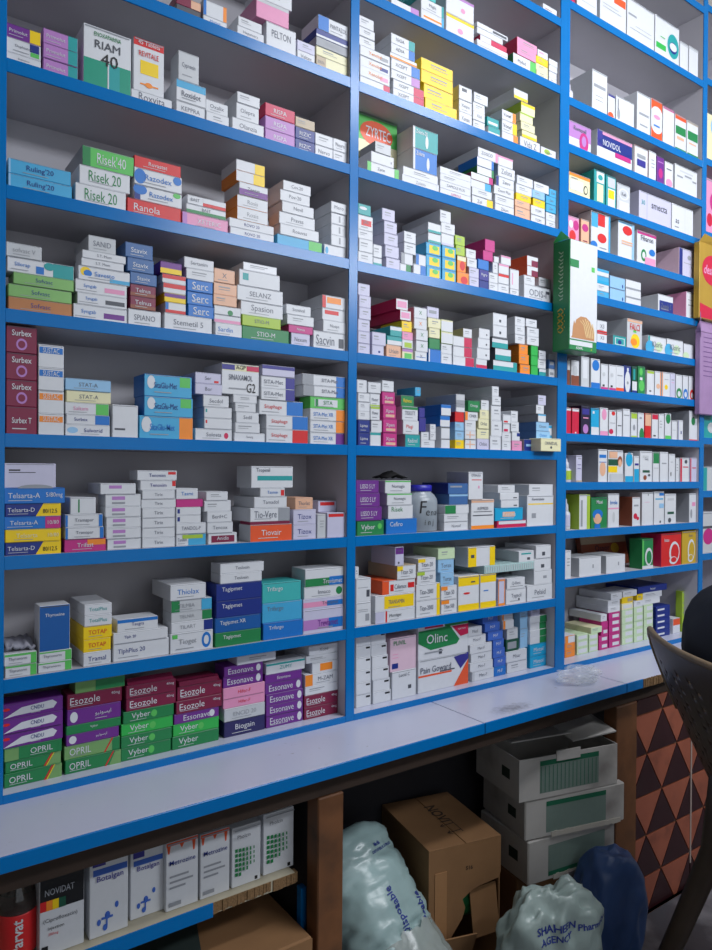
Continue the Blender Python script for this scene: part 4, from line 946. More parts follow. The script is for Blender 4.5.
# ================================================================ things hung at the right edge
GOLD = mat('golden carton', hexc('C09A3A'), .3, .2, .1, 12); CR = card('A')
hY = -.026; hx = atY(699.5, 275, hY).x; hz0 = atY(697, 317, hY).z; hz1 = atY(697, 240, hY).z
gc = empty('golden_carton', (hx, hY, hz0)); tag(gc, 'golden carton with crimson disc hung on the right hand post', 'box')
mb = MB(); W_ = .16; H_ = hz1-hz0; mb.box((0,0,0), (W_, .0245, H_), GOLD, .0015)
ellipse(mb, W_*.62, H_*.66, W_*.5, H_*.2, -.0005, CR, 32); put_text(mb, 'desh', (0, -.001, 0), (1,0,0), (0,0,1), W_*.45, H_*.66, H_*.12, W_*.5, card('p'), shear=.3)
mb.quad((W_*.03, -.0006, H_*.01), (W_*.99, -.0006, H_*.01), (W_*.99, -.0006, H_*.13), (W_*.03, -.0006, H_*.2), CR)
mb.build('carton_body', parent=gc)
mb = MB(); mb.add([(0, .002, H_), (W_, .002, H_), (W_*.9, -.012, H_+.02), (W_*.1, -.012, H_+.03)], [(0,1,2,3)], GOLD); mb.build('open_flap', parent=gc).modifiers.new('s', 'SOLIDIFY').thickness = .001
pz0 = atY(699, 414, hY).z; pz1 = hz0+.002; pxx = atY(700.5, 370, hY).x
pb = empty('pink_bag', (pxx, hY, pz0)); tag(pb, 'mauve paper bag hanging below the golden carton at the right post', 'bag')
PINK = mat('mauve paper', hexc('A080AC'), .6, 0, .1, 20, bump=.2)
mb = MB(); H2 = pz1-pz0; mb.box((0,0,0), (.16, .0245, H2*.86), PINK, .003)
mb.add([(0,0,H2*.86), (.16,0,H2*.86), (.16,.0245,H2*.86), (0,.0245,H2*.86), (.02,.018,H2*.985), (.14,.018,H2*.985)], [(0,1,5,4), (1,2,5), (2,3,4,5), (3,0,4)], PINK)
for k in range(9):
    mb.quad((.02, -.0006, H2*(.8-.05*k)), (.14-.02*(k % 3), -.0006, H2*(.8-.05*k)), (.14-.02*(k % 3), -.0006, H2*(.808-.05*k)), (.02, -.0006, H2*(.808-.05*k)), mat('mauve ink', hexc('6C4C80'), .6))
mb.build('bag_body', parent=pb)
mb = MB(); mb.add([(0, .0, H2*.80), (-.012, -.004, H2*.98), (-.006, .0, H2*1.06), (.004, .004, H2*.9)], [(0,1,2,3)], PINK); mb.build('handle_strip', parent=pb).modifiers.new('s', 'SOLIDIFY').thickness = .002
# fourth bay: only a sliver shows
b4 = POST['right'][1]+.003
def b4box(z, h, c, dec, label, w=.16, name='medicine_box'):
    _, bb = parse('0 1 : 20 %s %s' % (c, dec)); o = carton(w, h, .09, bb[0]).build(name, loc=(b4+w/2, .012, z+.0003)); tag(o, label, 'box')
b4box(2.80, .215, 'd', 'P12,5,98,92=C E60,70,30,20=e', 'dark frame with cream rounded panel at top right edge of the photo', name='display_box')
b4box(2.5, .23, 'p', 'E30,26,14,12=A E60,60,30,20=m', 'pink carton with crimson spots at the far right edge, below the dark frame')
b4box(2.2, .24, 'W', 'T10=b E24,66,16,6=d P5,30,60,40=w E20,20,20,8=M', 'white carton with blue top at far right edge, above the golden carton')
b4box(1.43, .10, 'w', 'L30=t', 'off-white carton with teal left end at the far right edge below the post')
b4box(1.65, .11, 't', 'E50,40,20,20=w', 'teal carton at far right edge below the mauve bag')
b4box(1.17, .17, 'w', 'E40,40,26,20=m P10,60,70,66=d', 'off-white carton with magenta oval at the right edge above the chair')
# ================================================================ crumpled clear bag on the counter
FILM = mat('clear film', hexc('E8ECF2'), .12, alpha=.2, spec=.9)
def crumple(name, cen, rad, m, seed, amp, fr, lab, cat, sub=5, ex=2.0, rot=(0,0,0), flat=True, facet=False):
    bm = bmesh.new(); bmesh.ops.create_icosphere(bm, subdivisions=sub, radius=1)
    for v in bm.verts:
        c = v.co.copy(); k = (abs(c.x)**ex+abs(c.y)**ex+abs(c.z)**ex)**(-1/ex); c = c*k
        nn = noise.fractal(v.co*fr+Vector((seed, 0, 0)), .9, 2.2, 4); rd = abs(noise.noise(v.co*fr*1.3+Vector((0, seed, 0))))
        c *= 1+amp*(nn*.5-rd)
        v.co = Vector((c.x*rad[0], c.y*rad[1], c.z*rad[2]))
    if flat:
        lo = -rad[2]*.82
        for v in bm.verts: v.co.z = max(v.co.z, lo)
        for v in bm.verts: v.co.z -= lo
    me = bpy.data.meshes.new(name); bm.to_mesh(me); bm.free(); me.materials.append(m)
    for p in me.polygons: p.use_smooth = not facet
    o = bpy.data.objects.new(name, me); C.objects.link(o); o.location = cen; o.rotation_euler = rot; tag(o, lab, cat); return o
p = atZ(584, 684, .827)
crumple('clear_plastic_bag', (p.x, p.y+.02, .8275), (.088, .05, .03), FILM, 3, .62, 2.1, 'crumpled clear plastic bag lying on the white counter', 'bag', 4, facet=True, rot=(0,0,-.2))
# ================================================================ cartons on the low shelf
LOWG = 'injection cartons on the low shelf'
def low(px0, px1, top_px, bot_px, spec, label, Y=-.10, d=.09):
    x0 = atY(px0, bot_px, Y).x; x1 = atY(px1, bot_px, Y).x; h = (bot_px-top_px)/scale_at((x0, Y, LZ))
    _, bb = parse('0 1 : 60 '+spec); o = carton(x1-x0-.001, h, d, bb[0]).build('injection_carton', loc=((x0+x1)/2, Y, LZ+.0003)); tag(o, label, 'box', LOWG)
NB = 'K'
low(39, 84, 878, 962, 'W T46=K P0,54,14,66=r P14,54,28,66=o P28,54,42,66=y P42,54,58,66=Z s=8 v=76 t=S w=66 a=44 |NOVIDAT@(Ciprofloxacin):46:42:6:d:76@Injection:36:32:5:K:50@200mg:30:25:4:r:40 P4,3,18,12=K', 'white carton with black top and rainbow stripe, leftmost on the low shelf', -.10)
BD = 'W P8,76,98,84=v P26,80,30,93=w E46,24,7,5=v E70,34,5,4=v E24,18,5,4=v E40,10,6,4=v P30,20,60,23=v P42,10,46,26=v P6,88,40,98=i v=71 s=9 w=84 t=i a=52 '
low(89, 128, 861, 943, BD.replace('P26,80,30,93=w ', '')+'|Botalgan', 'white carton with blue molecule print, second from left on low shelf', -.10)
low(130, 163.5, 853, 923, BD.replace('P26,80,30,93=w ', '')+'|Botalgan', 'white carton with blue molecule print, third from left on low shelf', -.085)
MD = 'W T5=O Q80,96,92,96,88,80,84,80=O Q2,96,14,96,10,84,6,84=O Q40,96,56,96,48,88=O v=70 s=7 w=80 t=n a=50 P10,48,70,51=S P10,40,84,43=S P10,32,60,35=S P8,6,46,12=S '
low(165.5, 198, 843, 912, MD+'|Metrozine', 'white carton with orange top drips, left of the pair on the low shelf')
low(200, 229.5, 834, 899, MD+'|Metrozine', 'white carton with orange top drips, right of the pair on the low shelf')
DD = 'W v=86 s=6 w=60 a=36 t=d P80,2,90,8=K '+' '.join('P%d,%d,%d,%d=G' % (10+i*12, 64-j*8-(6 if i < 5 else 5)+0, 10+i*12+max(2, 9-i), 64-j*8) for i in range(6) for j in range(6-i//2))
low(231.5, 260.5, 826, 886, DD+' |Pholcin', 'white carton with green dot grid, second from right on the low shelf')
low(263, 293.5, 813, 874, DD+' |Pholcin', 'white carton with green dot grid, rightmost on the low shelf', -.095)
# translucent tilted carton behind the white ones, right bay
# drink bottle beside them
bx = atY(20, 930, -.08).x; bot = empty('drink_bottle', (bx, -.05, LZ)); tag(bot, 'clear bottle with red label at the left end of the low shelf', 'bottle')
gls = mat('clear brown plastic', hexc('5A5450'), .1, trans=.7); mb = MB(); lathe(mb, [(.034, 0), (.038, .004), (.038, .10), (.034, .12), (.02, .145), (.013, .158), (.013, .165)], gls, 28); mb.build('bottle_body', parent=bot)
mb = MB(); lathe(mb, [(.0385, .01), (.0392, .012), (.0392, .088), (.0385, .09)], card('r'), 28)
vs, fs, w_, y0, y1 = text2d('Parvat', .02, 0)
mb.add([(.0398*math.sin(-(y-y0)*.7+.1), -.0398*math.cos(-(y-y0)*.7+.1), .016+x/w_*.066) for x, y in vs], fs, card('W')); mb.build('label', parent=bot)
mb = MB(); lathe(mb, [(.0145, .158), (.015, .16), (.015, .176), (.013, .178)], card('w'), 20); mb.build('screw_cap', parent=bot)
# ================================================================ cardboard cartons and sacks below
CB = mat('brown cardboard', hexc('8E6844'), .85, 0, .12, 9, bump=.1, dirt=(hexc('5E4430'), 4, .55, .8)); CBD = mat('cardboard inner', hexc('6E4C34'), .9)
p = atZ(312, 936, .42); q = atZ(213, 931, .42)
cw = .42; lc = empty('cardboard_box', (p.x-cw, p.y, 0)); tag(lc, 'brown cardboard box with dark patch on the floor below the low shelf', 'box')
mb = MB(); mb.box((0,0,0), (cw, .33, .42), CB, .004); mb.quad((.0, .006, .4205), (.16, .006, .4205), (.22, .2, .4205), (.0, .2, .4205), mat('dark green print', hexc('2C3A38'), .8)); mb.build('box_body', parent=lc)
mb = MB(); mb.box((.0, -.002, .29), (cw, .0, .416), CB, 0); mb.build('box_flap', parent=lc)
# torn cardboard box, middle
a = atZ(429, 853, .45); b = atZ(501, 836, .45); ang = math.atan2(b.y-a.y, b.x-a.x); bw = (b-a).length; bl = .30
tb = empty('torn_cardboard_box', (a.x, a.y, 0), ang); tag(tb, 'brown cardboard box with torn open front and arrow print between sack and white boxes', 'box')
mb = MB(); t = .004; H_ = .45
mb.box((0, .004, 0), (t, bl, H_), CB); mb.box((bw-t, .004, 0), (bw, bl, H_), CB); mb.box((t, bl-t, 0), (bw-t, bl, H_), CB); mb.box((t, .004, 0), (bw-t, bl-t, t), CB)
mb.build('box_walls', parent=tb)
mb = MB(); mb.box((0, 0, H_), (bw*.5-.001, bl, H_+t), CB, .001); mb.box((bw*.5+.001, 0, H_), (bw, bl, H_+t), CB, .001)
ik = mat('box print', hexc('3A2A20'), .9); z_ = H_+t+.0006
def bt(x, y): return (bw*x, bl*y, z_)
polyline_strokes(mb, [[(.62,.20),(.62,.42)],[(.62,.24),(.42,.22)],[(.62,.38),(.42,.36)],[(.47,.19),(.42,.22),(.47,.25)],[(.47,.33),(.42,.36),(.47,.39)]], bt, .012, ik)
put_text(mb, 'NOVI', (0,0,z_), (0,-1,0), (1,0,0), -bl*.6, bw*.55, bw*.16, bl*.35, ik)
mb.build('top_flap', parent=tb)
mb = MB(); # front: full upper half, torn lower right corner
f1 = [(0,.0),(.30,.0),(.34,.3),(.28,.42),(.46,.54),(.5,.60),(.46,.66),(.62,.71),(.98,.74),(1,.78),(1,1),(0,1)]
vs = [(bw*u, 0, H_*v) for u, v in f1]+[(bw*u, .004, H_*v) for u, v in f1]; n_ = len(f1)
mb.add(vs, [tuple(range(n_)), tuple(range(n_, 2*n_))[::-1]]+[(i, (i+1) % n_, (i+1) % n_+n_, i+n_) for i in range(n_)], CB)
mb.box((bw*.08, -.002, H_*.3), (bw*.24, 0, H_*.86), mat('cardboard tape', hexc('A87C54'), .5)); put_text(mb, 'S16', (0,-.001,0), (1,0,0), (0,0,1), bw*.55, H_*.85, .012, .05, ik)
mb.build('front_panel', parent=tb, fix=True)
for (u0, v0, u1, v1, tilt, yy) in ((.60, .40, .97, .70, -.12, -.004), (.06, .30, .52, .52, .30, -.012)):
    mb = MB(); M = Matrix.Translation((bw*u0, yy, H_*v0)) @ Matrix.Rotation(tilt, 4, 'X') @ Matrix.Rotation(tilt*.3, 4, 'Y'); mb.box((0, -.004, 0), (bw*(u1-u0), 0, H_*(v1-v0)), CB, M=M); mb.build('torn_flap', parent=tb)
crumple('green_packet', (a.x+bw*.55*math.cos(ang)+.03, a.y+bw*.55*math.sin(ang)+.045, .22), (.05, .03, .06), card('G'), 5, .3, 2, 'dark green packet seen inside the torn cardboard box', 'packet', 3, flat=True)
# white fluid cartons in a pile
WCB = mat('white corrugated card', hexc('C6C3BF'), .7, 0, .08, 12, dirt=(hexc('8E8884'), 5, .55, .8)); GS = mat('green print', hexc('1E6E50'), .6); SW = mat('pale print', hexc('7C9088'), .6)
def wcarton(c0, c1, zt_, hh, label, open_=False, mirror=False):
    A = atZ(c0[0], c0[1], zt_); B = atZ(c1[0], c1[1], zt_); an = math.atan2(B.y-A.y, B.x-A.x); w = (B-A).length; d = .24
    e = empty('fluid_carton', (A.x, A.y, zt_), an); tag(e, label, 'box', 'white corrugated cartons piled under the counter')
    mb = MB(); tt = .003
    if open_:
        mb.box((0,0,0), (w, tt, hh), WCB); mb.box((0,d-tt,0), (w,d,hh), WCB); mb.box((0,tt,0), (tt,d-tt,hh), WCB); mb.box((w-tt,tt,0), (w,d-tt,hh), WCB); mb.box((tt,tt,0), (w-tt,d-tt,tt), WCB)
    else: mb.box((0,0,0), (w, d, hh), WCB, .004)
    y = -.0005; u0, u1 = w*.20, w*.80
    def qd(x0, z0, x1, z1, m, yy=y): mb.quad((x0,yy,z0), (x1,yy,z0), (x1,yy,z1), (x0,yy,z1), m)
    if mirror: qd(u0, hh*.1, u1, hh*.8, SW); qd(u0, hh*.1, u1, hh*.2, GS, y*2)
    else:
        qd(u0, hh*.12, u1, hh*.84, SW); qd(u0, hh*.78, u1, hh*.9, GS, y*2)
        if open_:
            for k in range(15): qd(u0+(u1-u0)*(k+.2)/15, hh*.14, u0+(u1-u0)*(k+.35)/15, hh*.76, GS, y*2)
    x = -.0006; mb.quad((x, d*.38, hh*.4), (x, d*.2, hh*.4), (x, d*.2, hh*.65), (x, d*.38, hh*.65), mat('dark stamp', hexc('2A3A30'), .8))
    mb.build('carton_body', parent=e)
    if open_:
        mb = MB(); M = Matrix.Translation((w*.55, .03, hh+.028)) @ Matrix.Rotation(.14, 4, 'X') @ Matrix.Rotation(-.05, 4, 'Y'); mb.box((0,-.02,0), (w*.46, .18, .004), WCB, M=M); mb.build('lid_flap', parent=e)
        mb = MB(); M = Matrix.Translation((0, d-.002, hh)) @ Matrix.Rotation(-.1, 4, 'X'); mb.box((.0,-.20,.018), (w*.6, 0, .022), WCB, M=M); mb.build('lid_flap', parent=e)
        mb = MB(); mb.box((w*.36, -.004, hh-.02), (w*.6, -.001, hh+.012), WCB); mb.build('front_tab', parent=e)
    else:
        mb = MB(); n = 24
        for k in range(n):
            x0 = w*(.25+.7*k/n); z0 = -.004-.005*abs(noise.noise((k*.4, hh, 2))); mb.box((x0, -.003, z0+.004), (x0+w*.7/n, -.0005, .014+.004*noise.noise((k*.5, 1, 0))), mat('torn white edge', hexc('C4BEB4'), .8))
        mb.build('torn_edge', parent=e)
    return e, A, B
za = .50; hA = .128
wcarton((519, 803), (617, 783), za, hA, 'white open topped carton with green barcode like print, top of the pile', True)
wcarton((525, 842), (624.5, 820), za-.125, .123, 'white corrugated carton with green bar, middle of the pile under the counter')
e3, A3, B3 = wcarton((528, 887), (622, 856), za-.262, .135, 'white corrugated carton with green bar low down, bottom of the pile', mirror=True)
# old brown carton beneath
an3 = math.atan2(B3.y-A3.y, B3.x-A3.x); w3 = (B3-A3).length
be = MB(); be.box((0, .05, 0), (w3*.98, .24, za-.264), CB, .004); tag(be.build('cardboard_box', loc=(A3.x, A3.y, 0), rot=(0,0,an3)), 'brown cardboard box on the floor carrying the pile of white cartons', 'box')
# sacks
BAGW = mat('white polythene', hexc('9FB0AC'), .3, 0, .1, 9, spec=.6, bump=.2); BAGB = mat('blue polythene', hexc('3E5C94'), .35, 0, .15, 9, spec=.5, bump=.2); TEAL = mat('pale teal polythene', hexc('9CB6B6'), .3, 0, .1, 7, spec=.6, bump=.25)
BI = mat('blue bag print', hexc('24368C'), .6)
def drape(obj, items, m, name):
    """lettering laid on a bag's own surface"""
    Mw = obj.matrix_basis if obj.matrix_basis != Matrix() else Matrix.LocRotScale(obj.location, obj.rotation_euler, None); me = obj.data
    bv = BVHTree.FromPolygons([Mw @ v.co for v in me.vertices], [tuple(p.vertices) for p in me.polygons]); Mi = Mw.inverted()
    for s, pc, ux, vy, h in items:
        vs, fs, w_, y0, y1 = text2d(s, .02, 0); sc = h/(y1-y0); pc = Vector(pc); ux = Vector(ux).normalized(); vy = Vector(vy).normalized(); n = ux.cross(vy)
        out = []; mb = MB()
        for x, y in vs:
            q = pc+ux*(x-w_/2)*sc+vy*(y-(y0+y1)/2)*sc; hit = bv.ray_cast(q+n*.3, -n)
            if hit[0] is None: hit = bv.find_nearest(q)
            out.append(Mi @ (hit[0]+n*.0015))
        mb.add(out, fs, m); mb.build(name, parent=obj)

# tilted carton lying across the back of right bay shelf two
_, bb = parse('0 1 : 30 T c=B T30=T E72,52,9,16=Y t=k s=26 a=44 w=50 |Ospor'); 
sp = bb[0]; xa_ = X_at(596, 1.26, .10); xb_ = X_at(641, 1.26, .10); oz = ZR[1]
o = carton(xb_-xa_, .125, .022, sp).build('medicine_box', loc=((xa_+xb_)/2, .150, oz+.002), rot=(math.radians(-12), 0, 0)); tag(o, 'brown flat carton leaning at the back behind the two plain white cartons', 'box')
# long roll sack: bolster shape along its axis
def roll(cen, L_, r, rot, lab, name, m, seed=2):
    bm = bmesh.new(); n = 64; R_ = 48; rings = []
    for i in range(R_+1):
        t = i/R_; s = (t-.5)*2; k = (1-abs(s)**7)**(1/2.6) if abs(s) < 1 else 0; ring = []
        for j in range(n):
            a_ = j/n*2*math.pi; c = Vector((math.cos(a_), 0, math.sin(a_))); e = (abs(c.x)**2.6+abs(c.z)**2.6)**(-1/2.6)
            ww = 1+.06*noise.fractal(Vector((c.x*2, s*4, c.z*2+seed)), .7, 2.3, 5)-.07*abs(noise.noise(Vector((c.x*3, s*6, c.z*3+seed))))*(1+2*(s < -.5))
            ring.append(bm.verts.new((c.x*r*e*max(k, .02)*ww, s*L_/2, c.z*r*e*max(k, .02)*ww)))
        rings.append(ring)
    for i in range(R_):
        for j in range(n): bm.faces.new((rings[i][j], rings[i][(j+1) % n], rings[i+1][(j+1) % n], rings[i+1][j]))
    bm.faces.new(rings[0][::-1]); bm.faces.new(rings[-1])
    me = bpy.data.meshes.new(name); bmesh.ops.recalc_face_normals(bm, faces=bm.faces); bm.to_mesh(me); bm.free(); me.materials.append(m)
    for p_ in me.polygons: p_.use_smooth = True
    o = bpy.data.objects.new(name, me); C.objects.link(o); o.matrix_basis = Matrix.Translation(cen) @ rot; tag(o, lab, 'bag'); return o
f0 = Vector(SACK[0]); f1_ = Vector(SACK[1]); ax = (f1_-f0); L_ = ax.length; ax.normalize()
xx = ax.cross(Vector((0,0,1))).normalized(); zz = xx.cross(ax).normalized()
Rm = Matrix((xx, ax, zz)).transposed().to_4x4()
sack = roll((f0+f1_)/2, L_, SACK[2], Rm, 'long pale teal polythene sack with blue lettering leaning beside the left wooden post', 'polythene_sack', TEAL)
c_ = (f0+f1_)/2
rim_c = f0+ax*.05
drape(sack, [('Disposable', c_-ax*.11+xx*.06+zz*.1, ax*1+xx*.25, -xx+ax*.25, .028), ('Disposable', c_-ax*.06-xx*.02+zz*.1, ax, -xx, .026), ('Medi', c_+ax*.10+xx*.02+zz*.1, xx, ax, .010), ('DISPOSABLE SYRINGES', c_+ax*.085+xx*.035+zz*.1, xx, ax, .007)], BI, 'lettering')
# loose gathered skirt of film at the near end of the sack
mb = MB(); n = 40; vs = []
for i in range(9):
    for j in range(n+1):
        a_ = -math.pi*.12+j/n*math.pi*1.24; rr = SACK[2]*(1.02+.05*i/8+.06*noise.noise((j*.35, i*.5, 9))+.03*math.sin(j*1.7)*i/8); zr = f0+ax*(.07-.11*i/8+.018*noise.noise((j*.5, i*.3, 2)))
        vs.append(zr+xx*math.cos(a_)*rr+zz*math.sin(a_)*rr)
mb.add(vs, [(i*(n+1)+j, i*(n+1)+j+1, (i+1)*(n+1)+j+1, (i+1)*(n+1)+j) for i in range(8) for j in range(n)], mat('clear sack film', hexc('AAB4B0'), .25, alpha=.75, spec=.7, bump=.3), True)
Mi = sack.matrix_basis.inverted(); mb.v = [tuple(Mi @ Vector(v)) for v in mb.v]; mb.build('gathered_film', parent=sack)
p = BAG1; bagw = crumple('polythene_bag', p, (.15, .075, .225), BAGW, 11, .30, 1.9, 'white polythene bag with blue print in front of the pile of cartons', 'bag', 5, 3.2, rot=(.1,0,-.35))
drape(bagw, [('SHAHEEN', Vector(p)+Vector((-.05,-.08,.325)), (1,-.35,0), (0,.1,1), .020), ('AGENCY', Vector(p)+Vector((-.05,-.08,.298)), (1,-.35,0), (0,.1,1), .018), ('Pharmacy', Vector(p)+Vector((.06,-.09,.315)), (1,-.2,.1), (0,.1,1), .022)], BI, 'lettering')
crumple('blue_bag', BAG2, (.118, .08, .185), BAGB, 23, .14, 1.5, 'dark blue polythene bag standing beside the wooden post under the counter', 'bag', 5, 2.6, rot=(0,0,-.3))
# paper note tucked under the lowest carton
mb = MB(); P_ = atZ(566, 874, .235); mb.box((0,-.001,0), (.065, 0, .035), mat('paper tag', hexc('C8C0C0'), .7)); tag(mb.build('paper_tag', loc=(P_.x, P_.y-.004, .215), rot=(.25, 0, an3)), 'small white paper tag hanging in front of the lowest white carton', 'tag')
# ================================================================ the chair
RAT = mat('dark brown moulded plastic', hexc('4A3C30'), .45, 0, .1, 30); RIM = mat('worn plastic rim', hexc('7C684E'), .55, 0, .15, 40)
P0 = atD(641, 627, 2.1); P1 = atD(712, 668, 1.65); dch = Vector((P1.x-P0.x, P1.y-P0.y, 0)); wch = dch.length+.05; dch.normalize(); nch = Vector((-dch.y, dch.x, 0))   # towards the sitter
if nch.x < 0: nch = -nch
ztop = (P0.z+P1.z)/2; zseat = ztop-.46
mid = Vector((P0.x, P0.y, 0))+dch*wch/2
chair = empty('plastic_chair', (mid.x, mid.y, 0), 0); tag(chair, 'dark brown perforated plastic chair holding the seated person at the right edge', 'chair')
def ch(u, n_, z): q = dch*u+nch*n_; return (q.x, q.y, z)
def backpt(s, t):
    # s -1..1 across, t 0 at the rim .. 1 at the seat; the far upper corner is rounded, the sheet narrows downwards
    hw = wch/2*(1-.22*t**1.3)
    if t < .10: hw *= 1-.05*((.10-t)/.10)**2
    u = s*hw; bow = .035*(s*s-1)+.02+.18*t**1.15
    return Vector(ch(u, bow, ztop-.46*t-.02*s*s*(1-t)*0))
NU, NT = 60, 48; mb = MB(); vs = [backpt(-1+2*i/NU, j/NT) for j in range(NT+1) for i in range(NU+1)]; fs = []
for j in range(NT):
    for i in range(NU):
        hole = 5 < j < 40 and 6 < i < NU-7 and (i % 4 in (1, 2)) and ((j+(2 if (i//4) % 2 else 0)) % 4 == 1) and (i//4) % 3 != 2
        if not hole: fs.append((j*(NU+1)+i, j*(NU+1)+i+1, (j+1)*(NU+1)+i+1, (j+1)*(NU+1)+i))
mb.add(vs, fs, RAT, True); o = mb.build('backrest', parent=chair); so = o.modifiers.new('s', 'SOLIDIFY'); so.thickness = .006; so.offset = 0
mb = MB(); pts = [backpt(-1, .5-.05*k) for k in range(10)]+[backpt(-1+2*i/24, 0) for i in range(1, 24)]+[backpt(1, .05*k) for k in range(11)]
tube(mb, pts, .009, RIM, 10); mb.build('rim', parent=chair)
mb = MB(); vs = []; 
for j in range(21):
    for i in range(21):
        u = (i/20-.5)*.40; n_ = .19+j/20*.40; vs.append(ch(u, n_, zseat-.012*math.cos(u*7)+.02*(j/20-.5)**2*4))
mb.add(vs, [(j*21+i, j*21+i+1, (j+1)*21+i+1, (j+1)*21+i) for j in range(20) for i in range(20)], RAT, True); o = mb.build('seat', parent=chair); so = o.modifiers.new('s', 'SOLIDIFY'); so.thickness = .02; so.offset = -1
for su, sn in ((-1, 0), (1, 0), (-1, 1), (1, 1)):
    mb = MB(); u0 = su*.19+(.13 if (su, sn) == (-1, 0) else 0); n0 = .15 if sn == 0 else .55; u1 = su*.23+(.10 if (su, sn) == (-1, 0) else 0); n1 = -.03 if sn == 0 else .60
    tube(mb, [ch(u0, n0, zseat+(.12 if sn == 0 else -.01)), ch(u0*1.05, n0-.02 if sn == 0 else n0, zseat-.1), ch((u0+u1)/2, (n0+n1)/2, zseat*.45), ch(u1, n1, .0)], [.032, .032, .028, .024], RAT, 12); mb.build('leg', parent=chair)
# ================================================================ the person in the chair
SHIRT = mat('dark navy shirt', hexc('0E1322'), .85, 0, .1, 30, bump=.1); SKIN = mat('skin', hexc('9A6A4A'), .5); TR = mat('dark trousers', hexc('16161A'), .9); HAIR = mat('black hair', hexc('0A0908'), .6)
def skinned(name, verts, edges, rad, m, parent=None, loc=None, sub=2):
    me = bpy.data.meshes.new(name); me.from_pydata(verts, edges, []); me.materials.append(m)
    o = bpy.data.objects.new(name, me); C.objects.link(o)
    if parent: o.parent = parent
    if loc: o.location = loc
    km = o.modifiers.new('k', 'SKIN'); km.use_smooth_shade = True; sd = me.skin_vertices[0].data
    for i, r in enumerate(rad): sd[i].radius = r if isinstance(r, tuple) else (r, r)
    sd[0].use_root = True; s = o.modifiers.new('s', 'SUBSURF'); s.levels = sub; s.render_levels = sub; return o
hz = zseat+.10; B0 = .235
def pp(u, n_, z): q = dch*u+nch*(n_); return (q.x, q.y, z)
V = [pp(0,B0+.06,hz), pp(0,B0-.01,hz+.16), pp(0,B0-.06,hz+.33), pp(0,B0-.05,hz+.44), pp(0,B0+.0,hz+.53), pp(0,B0+.05,hz+.62), pp(0,B0+.06,hz+.71),
     pp(-.17,B0-.02,hz+.43), pp(-.24,B0+.14,hz+.22), pp(-.16,B0+.34,hz+.12), pp(-.13,B0+.42,hz+.12), pp(.17,B0-.02,hz+.43), pp(.24,B0+.14,hz+.22), pp(.16,B0+.34,hz+.12), pp(.13,B0+.42,hz+.12),
     pp(-.09,B0+.06,hz-.01), pp(-.12,B0+.45,hz), pp(-.12,B0+.47,.09), pp(-.12,B0+.62,.04), pp(.09,B0+.06,hz-.01), pp(.12,B0+.45,hz), pp(.12,B0+.47,.09), pp(.12,B0+.62,.04)]
E = [(0,1),(1,2),(2,3),(3,4),(4,5),(5,6),(3,7),(7,8),(8,9),(9,10),(3,11),(11,12),(12,13),(13,14),(0,15),(15,16),(16,17),(17,18),(0,19),(19,20),(20,21),(21,22)]
Rr = [.11,.12,.13,.09,.05,.08,.125,.045,.045,.04,.03,.045,.045,.04,.03,.07,.065,.05,.035,.07,.065,.05,.035]
for wi, sg in ((10, -1), (14, 1)):
    wx = V[wi]; uo = (-.13 if sg < 0 else .13); Rr[wi] = .026
    def hpnt(du, dn, dz): q = dch*du+nch*dn; return (wx[0]+q.x, wx[1]+q.y, wx[2]+dz)
    k0 = len(V); V.append(hpnt(0, .05, -.005)); Rr.append(.028); E.append((wi, k0))
    for fu, fl in ((-.030, .030), (-.010, .038), (.010, .036), (.029, .026)):
        a_ = len(V); V += [hpnt(fu, .095, -.008), hpnt(fu*1.1, .095+fl, -.014), hpnt(fu*1.1, .095+fl*1.7, -.032)]; Rr += [.0105, .0095, .008]; E += [(k0, a_), (a_, a_+1), (a_+1, a_+2)]
    a_ = len(V); V += [hpnt(-sg*.045, .045, -.012), hpnt(-sg*.058, .075, -.02)]; Rr += [.012, .010]; E += [(wi, a_), (a_, a_+1)]
person = skinned('person', V, E, Rr, SKIN, loc=(mid.x, mid.y, 0)); tag(person, 'person in a dark navy shirt seated in the brown chair, back to the shelves', 'person')
Vs = [V[0], V[1], V[2], V[3], pp(0,B0-.02,hz+.49), V[7], V[8], pp(-.2,B0+.24,hz+.17), V[11], V[12], pp(.2,B0+.24,hz+.17)]
skinned('shirt', Vs, [(0,1),(1,2),(2,3),(3,4),(3,5),(5,6),(6,7),(3,8),(8,9),(9,10)], [.15,.16,.172,.15,.075,.095,.078,.07,.095,.078,.07], SHIRT, person)
skinned('trousers', [V[0], V[15], V[16], V[17], V[19], V[20], V[21]], [(0,1),(1,2),(2,3),(0,4),(4,5),(5,6)], [.135,.1,.088,.062,.1,.088,.062], TR, person)
hp = Vector(V[6]); bm = bmesh.new(); bmesh.ops.create_icosphere(bm, subdivisions=4, radius=.098)
for v in bm.verts:
    if v.co.dot(nch) > .05 and v.co.z < .06: v.co -= nch*(v.co.dot(nch)-.05)*.7
for v in bm.verts: v.co.z *= 1.12
me = bpy.data.meshes.new('hair'); bm.to_mesh(me); bm.free(); me.materials.append(HAIR); ho = bpy.data.objects.new('hair', me); C.objects.link(ho); ho.parent = person; ho.location = hp+Vector((0,0,.04))-nch*.045
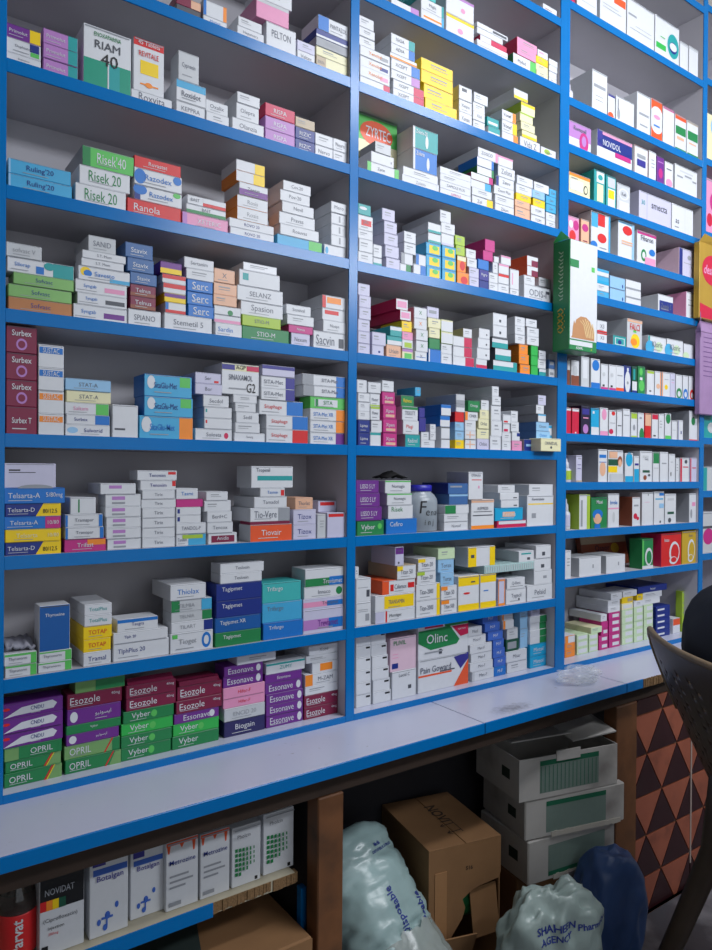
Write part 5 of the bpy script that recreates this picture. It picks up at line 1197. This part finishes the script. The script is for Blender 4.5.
for nm, u_, n_, z_, r_, s_ in (('nose', 0, .088, -.01, .016, (1,1,1.5)), ('ear', -.08, .0, 0, .022, (.4,1,1.4)), ('ear', .08, .0, 0, .022, (.4,1,1.4)), ('eye', -.03, .074, .02, .012, (1,.6,.7)), ('eye', .03, .074, .02, .012, (1,.6,.7)), ('mouth', 0, .076, -.045, .022, (1,.4,.3))):
    bm = bmesh.new(); bmesh.ops.create_icosphere(bm, subdivisions=3, radius=r_)
    for v in bm.verts: q = dch*v.co.x*s_[0]+nch*v.co.y*s_[1]; v.co = Vector((q.x, q.y, v.co.z*s_[2]))
    me = bpy.data.meshes.new(nm); bm.to_mesh(me); bm.free(); me.materials.append({'eye':PLW, 'mouth':mat('lips', hexc('7C4638'), .5)}.get(nm, SKIN))
    for p_ in me.polygons: p_.use_smooth = True
    eo = bpy.data.objects.new(nm, me); C.objects.link(eo); eo.parent = person; eo.location = hp+dch*u_+nch*n_+Vector((0,0,z_))
# ================================================================ light: tube lamps of the shop, out of view above and behind, plus an added fill
def area(name, loc, rot, sx, sy, pw, col):
    l = bpy.data.lights.new(name, 'AREA'); l.shape = 'RECTANGLE'; l.size = sx; l.size_y = sy; l.energy = pw; l.color = col
    o = bpy.data.objects.new(name, l); C.objects.link(o); o.location = loc; o.rotation_euler = rot; return o
area('tube_light', (2.1, -1.35, 3.4), (math.radians(20), 0, math.radians(10)), 1.2, .12, 26, (.93, .95, 1))
area('tube_light', (2.6, -2.5, 2.9), (math.radians(82), 0, math.radians(8)), 2.0, .3, 52, (.9, .94, 1))
area('front_fill_light', (.6, RY0+.1, 1.7), (math.radians(90), 0, 0), 2.6, 1.8, 11, (.85, .92, 1))  # added soft fill from behind the camera to lighten shelf interiors; no actual doorway
w = bpy.data.worlds.new('world'); SC.world = w; w.use_nodes = True; w.node_tree.nodes['Background'].inputs[0].default_value = (.5, .55, .65, 1); w.node_tree.nodes['Background'].inputs[1].default_value = .3
SC.view_settings.view_transform = 'Standard'; SC.view_settings.look = 'None'; SC.view_settings.gamma = 1; SC.view_settings.use_curve_mapping = False; SC.view_settings.exposure = 0.22
SC.render.film_transparent = False
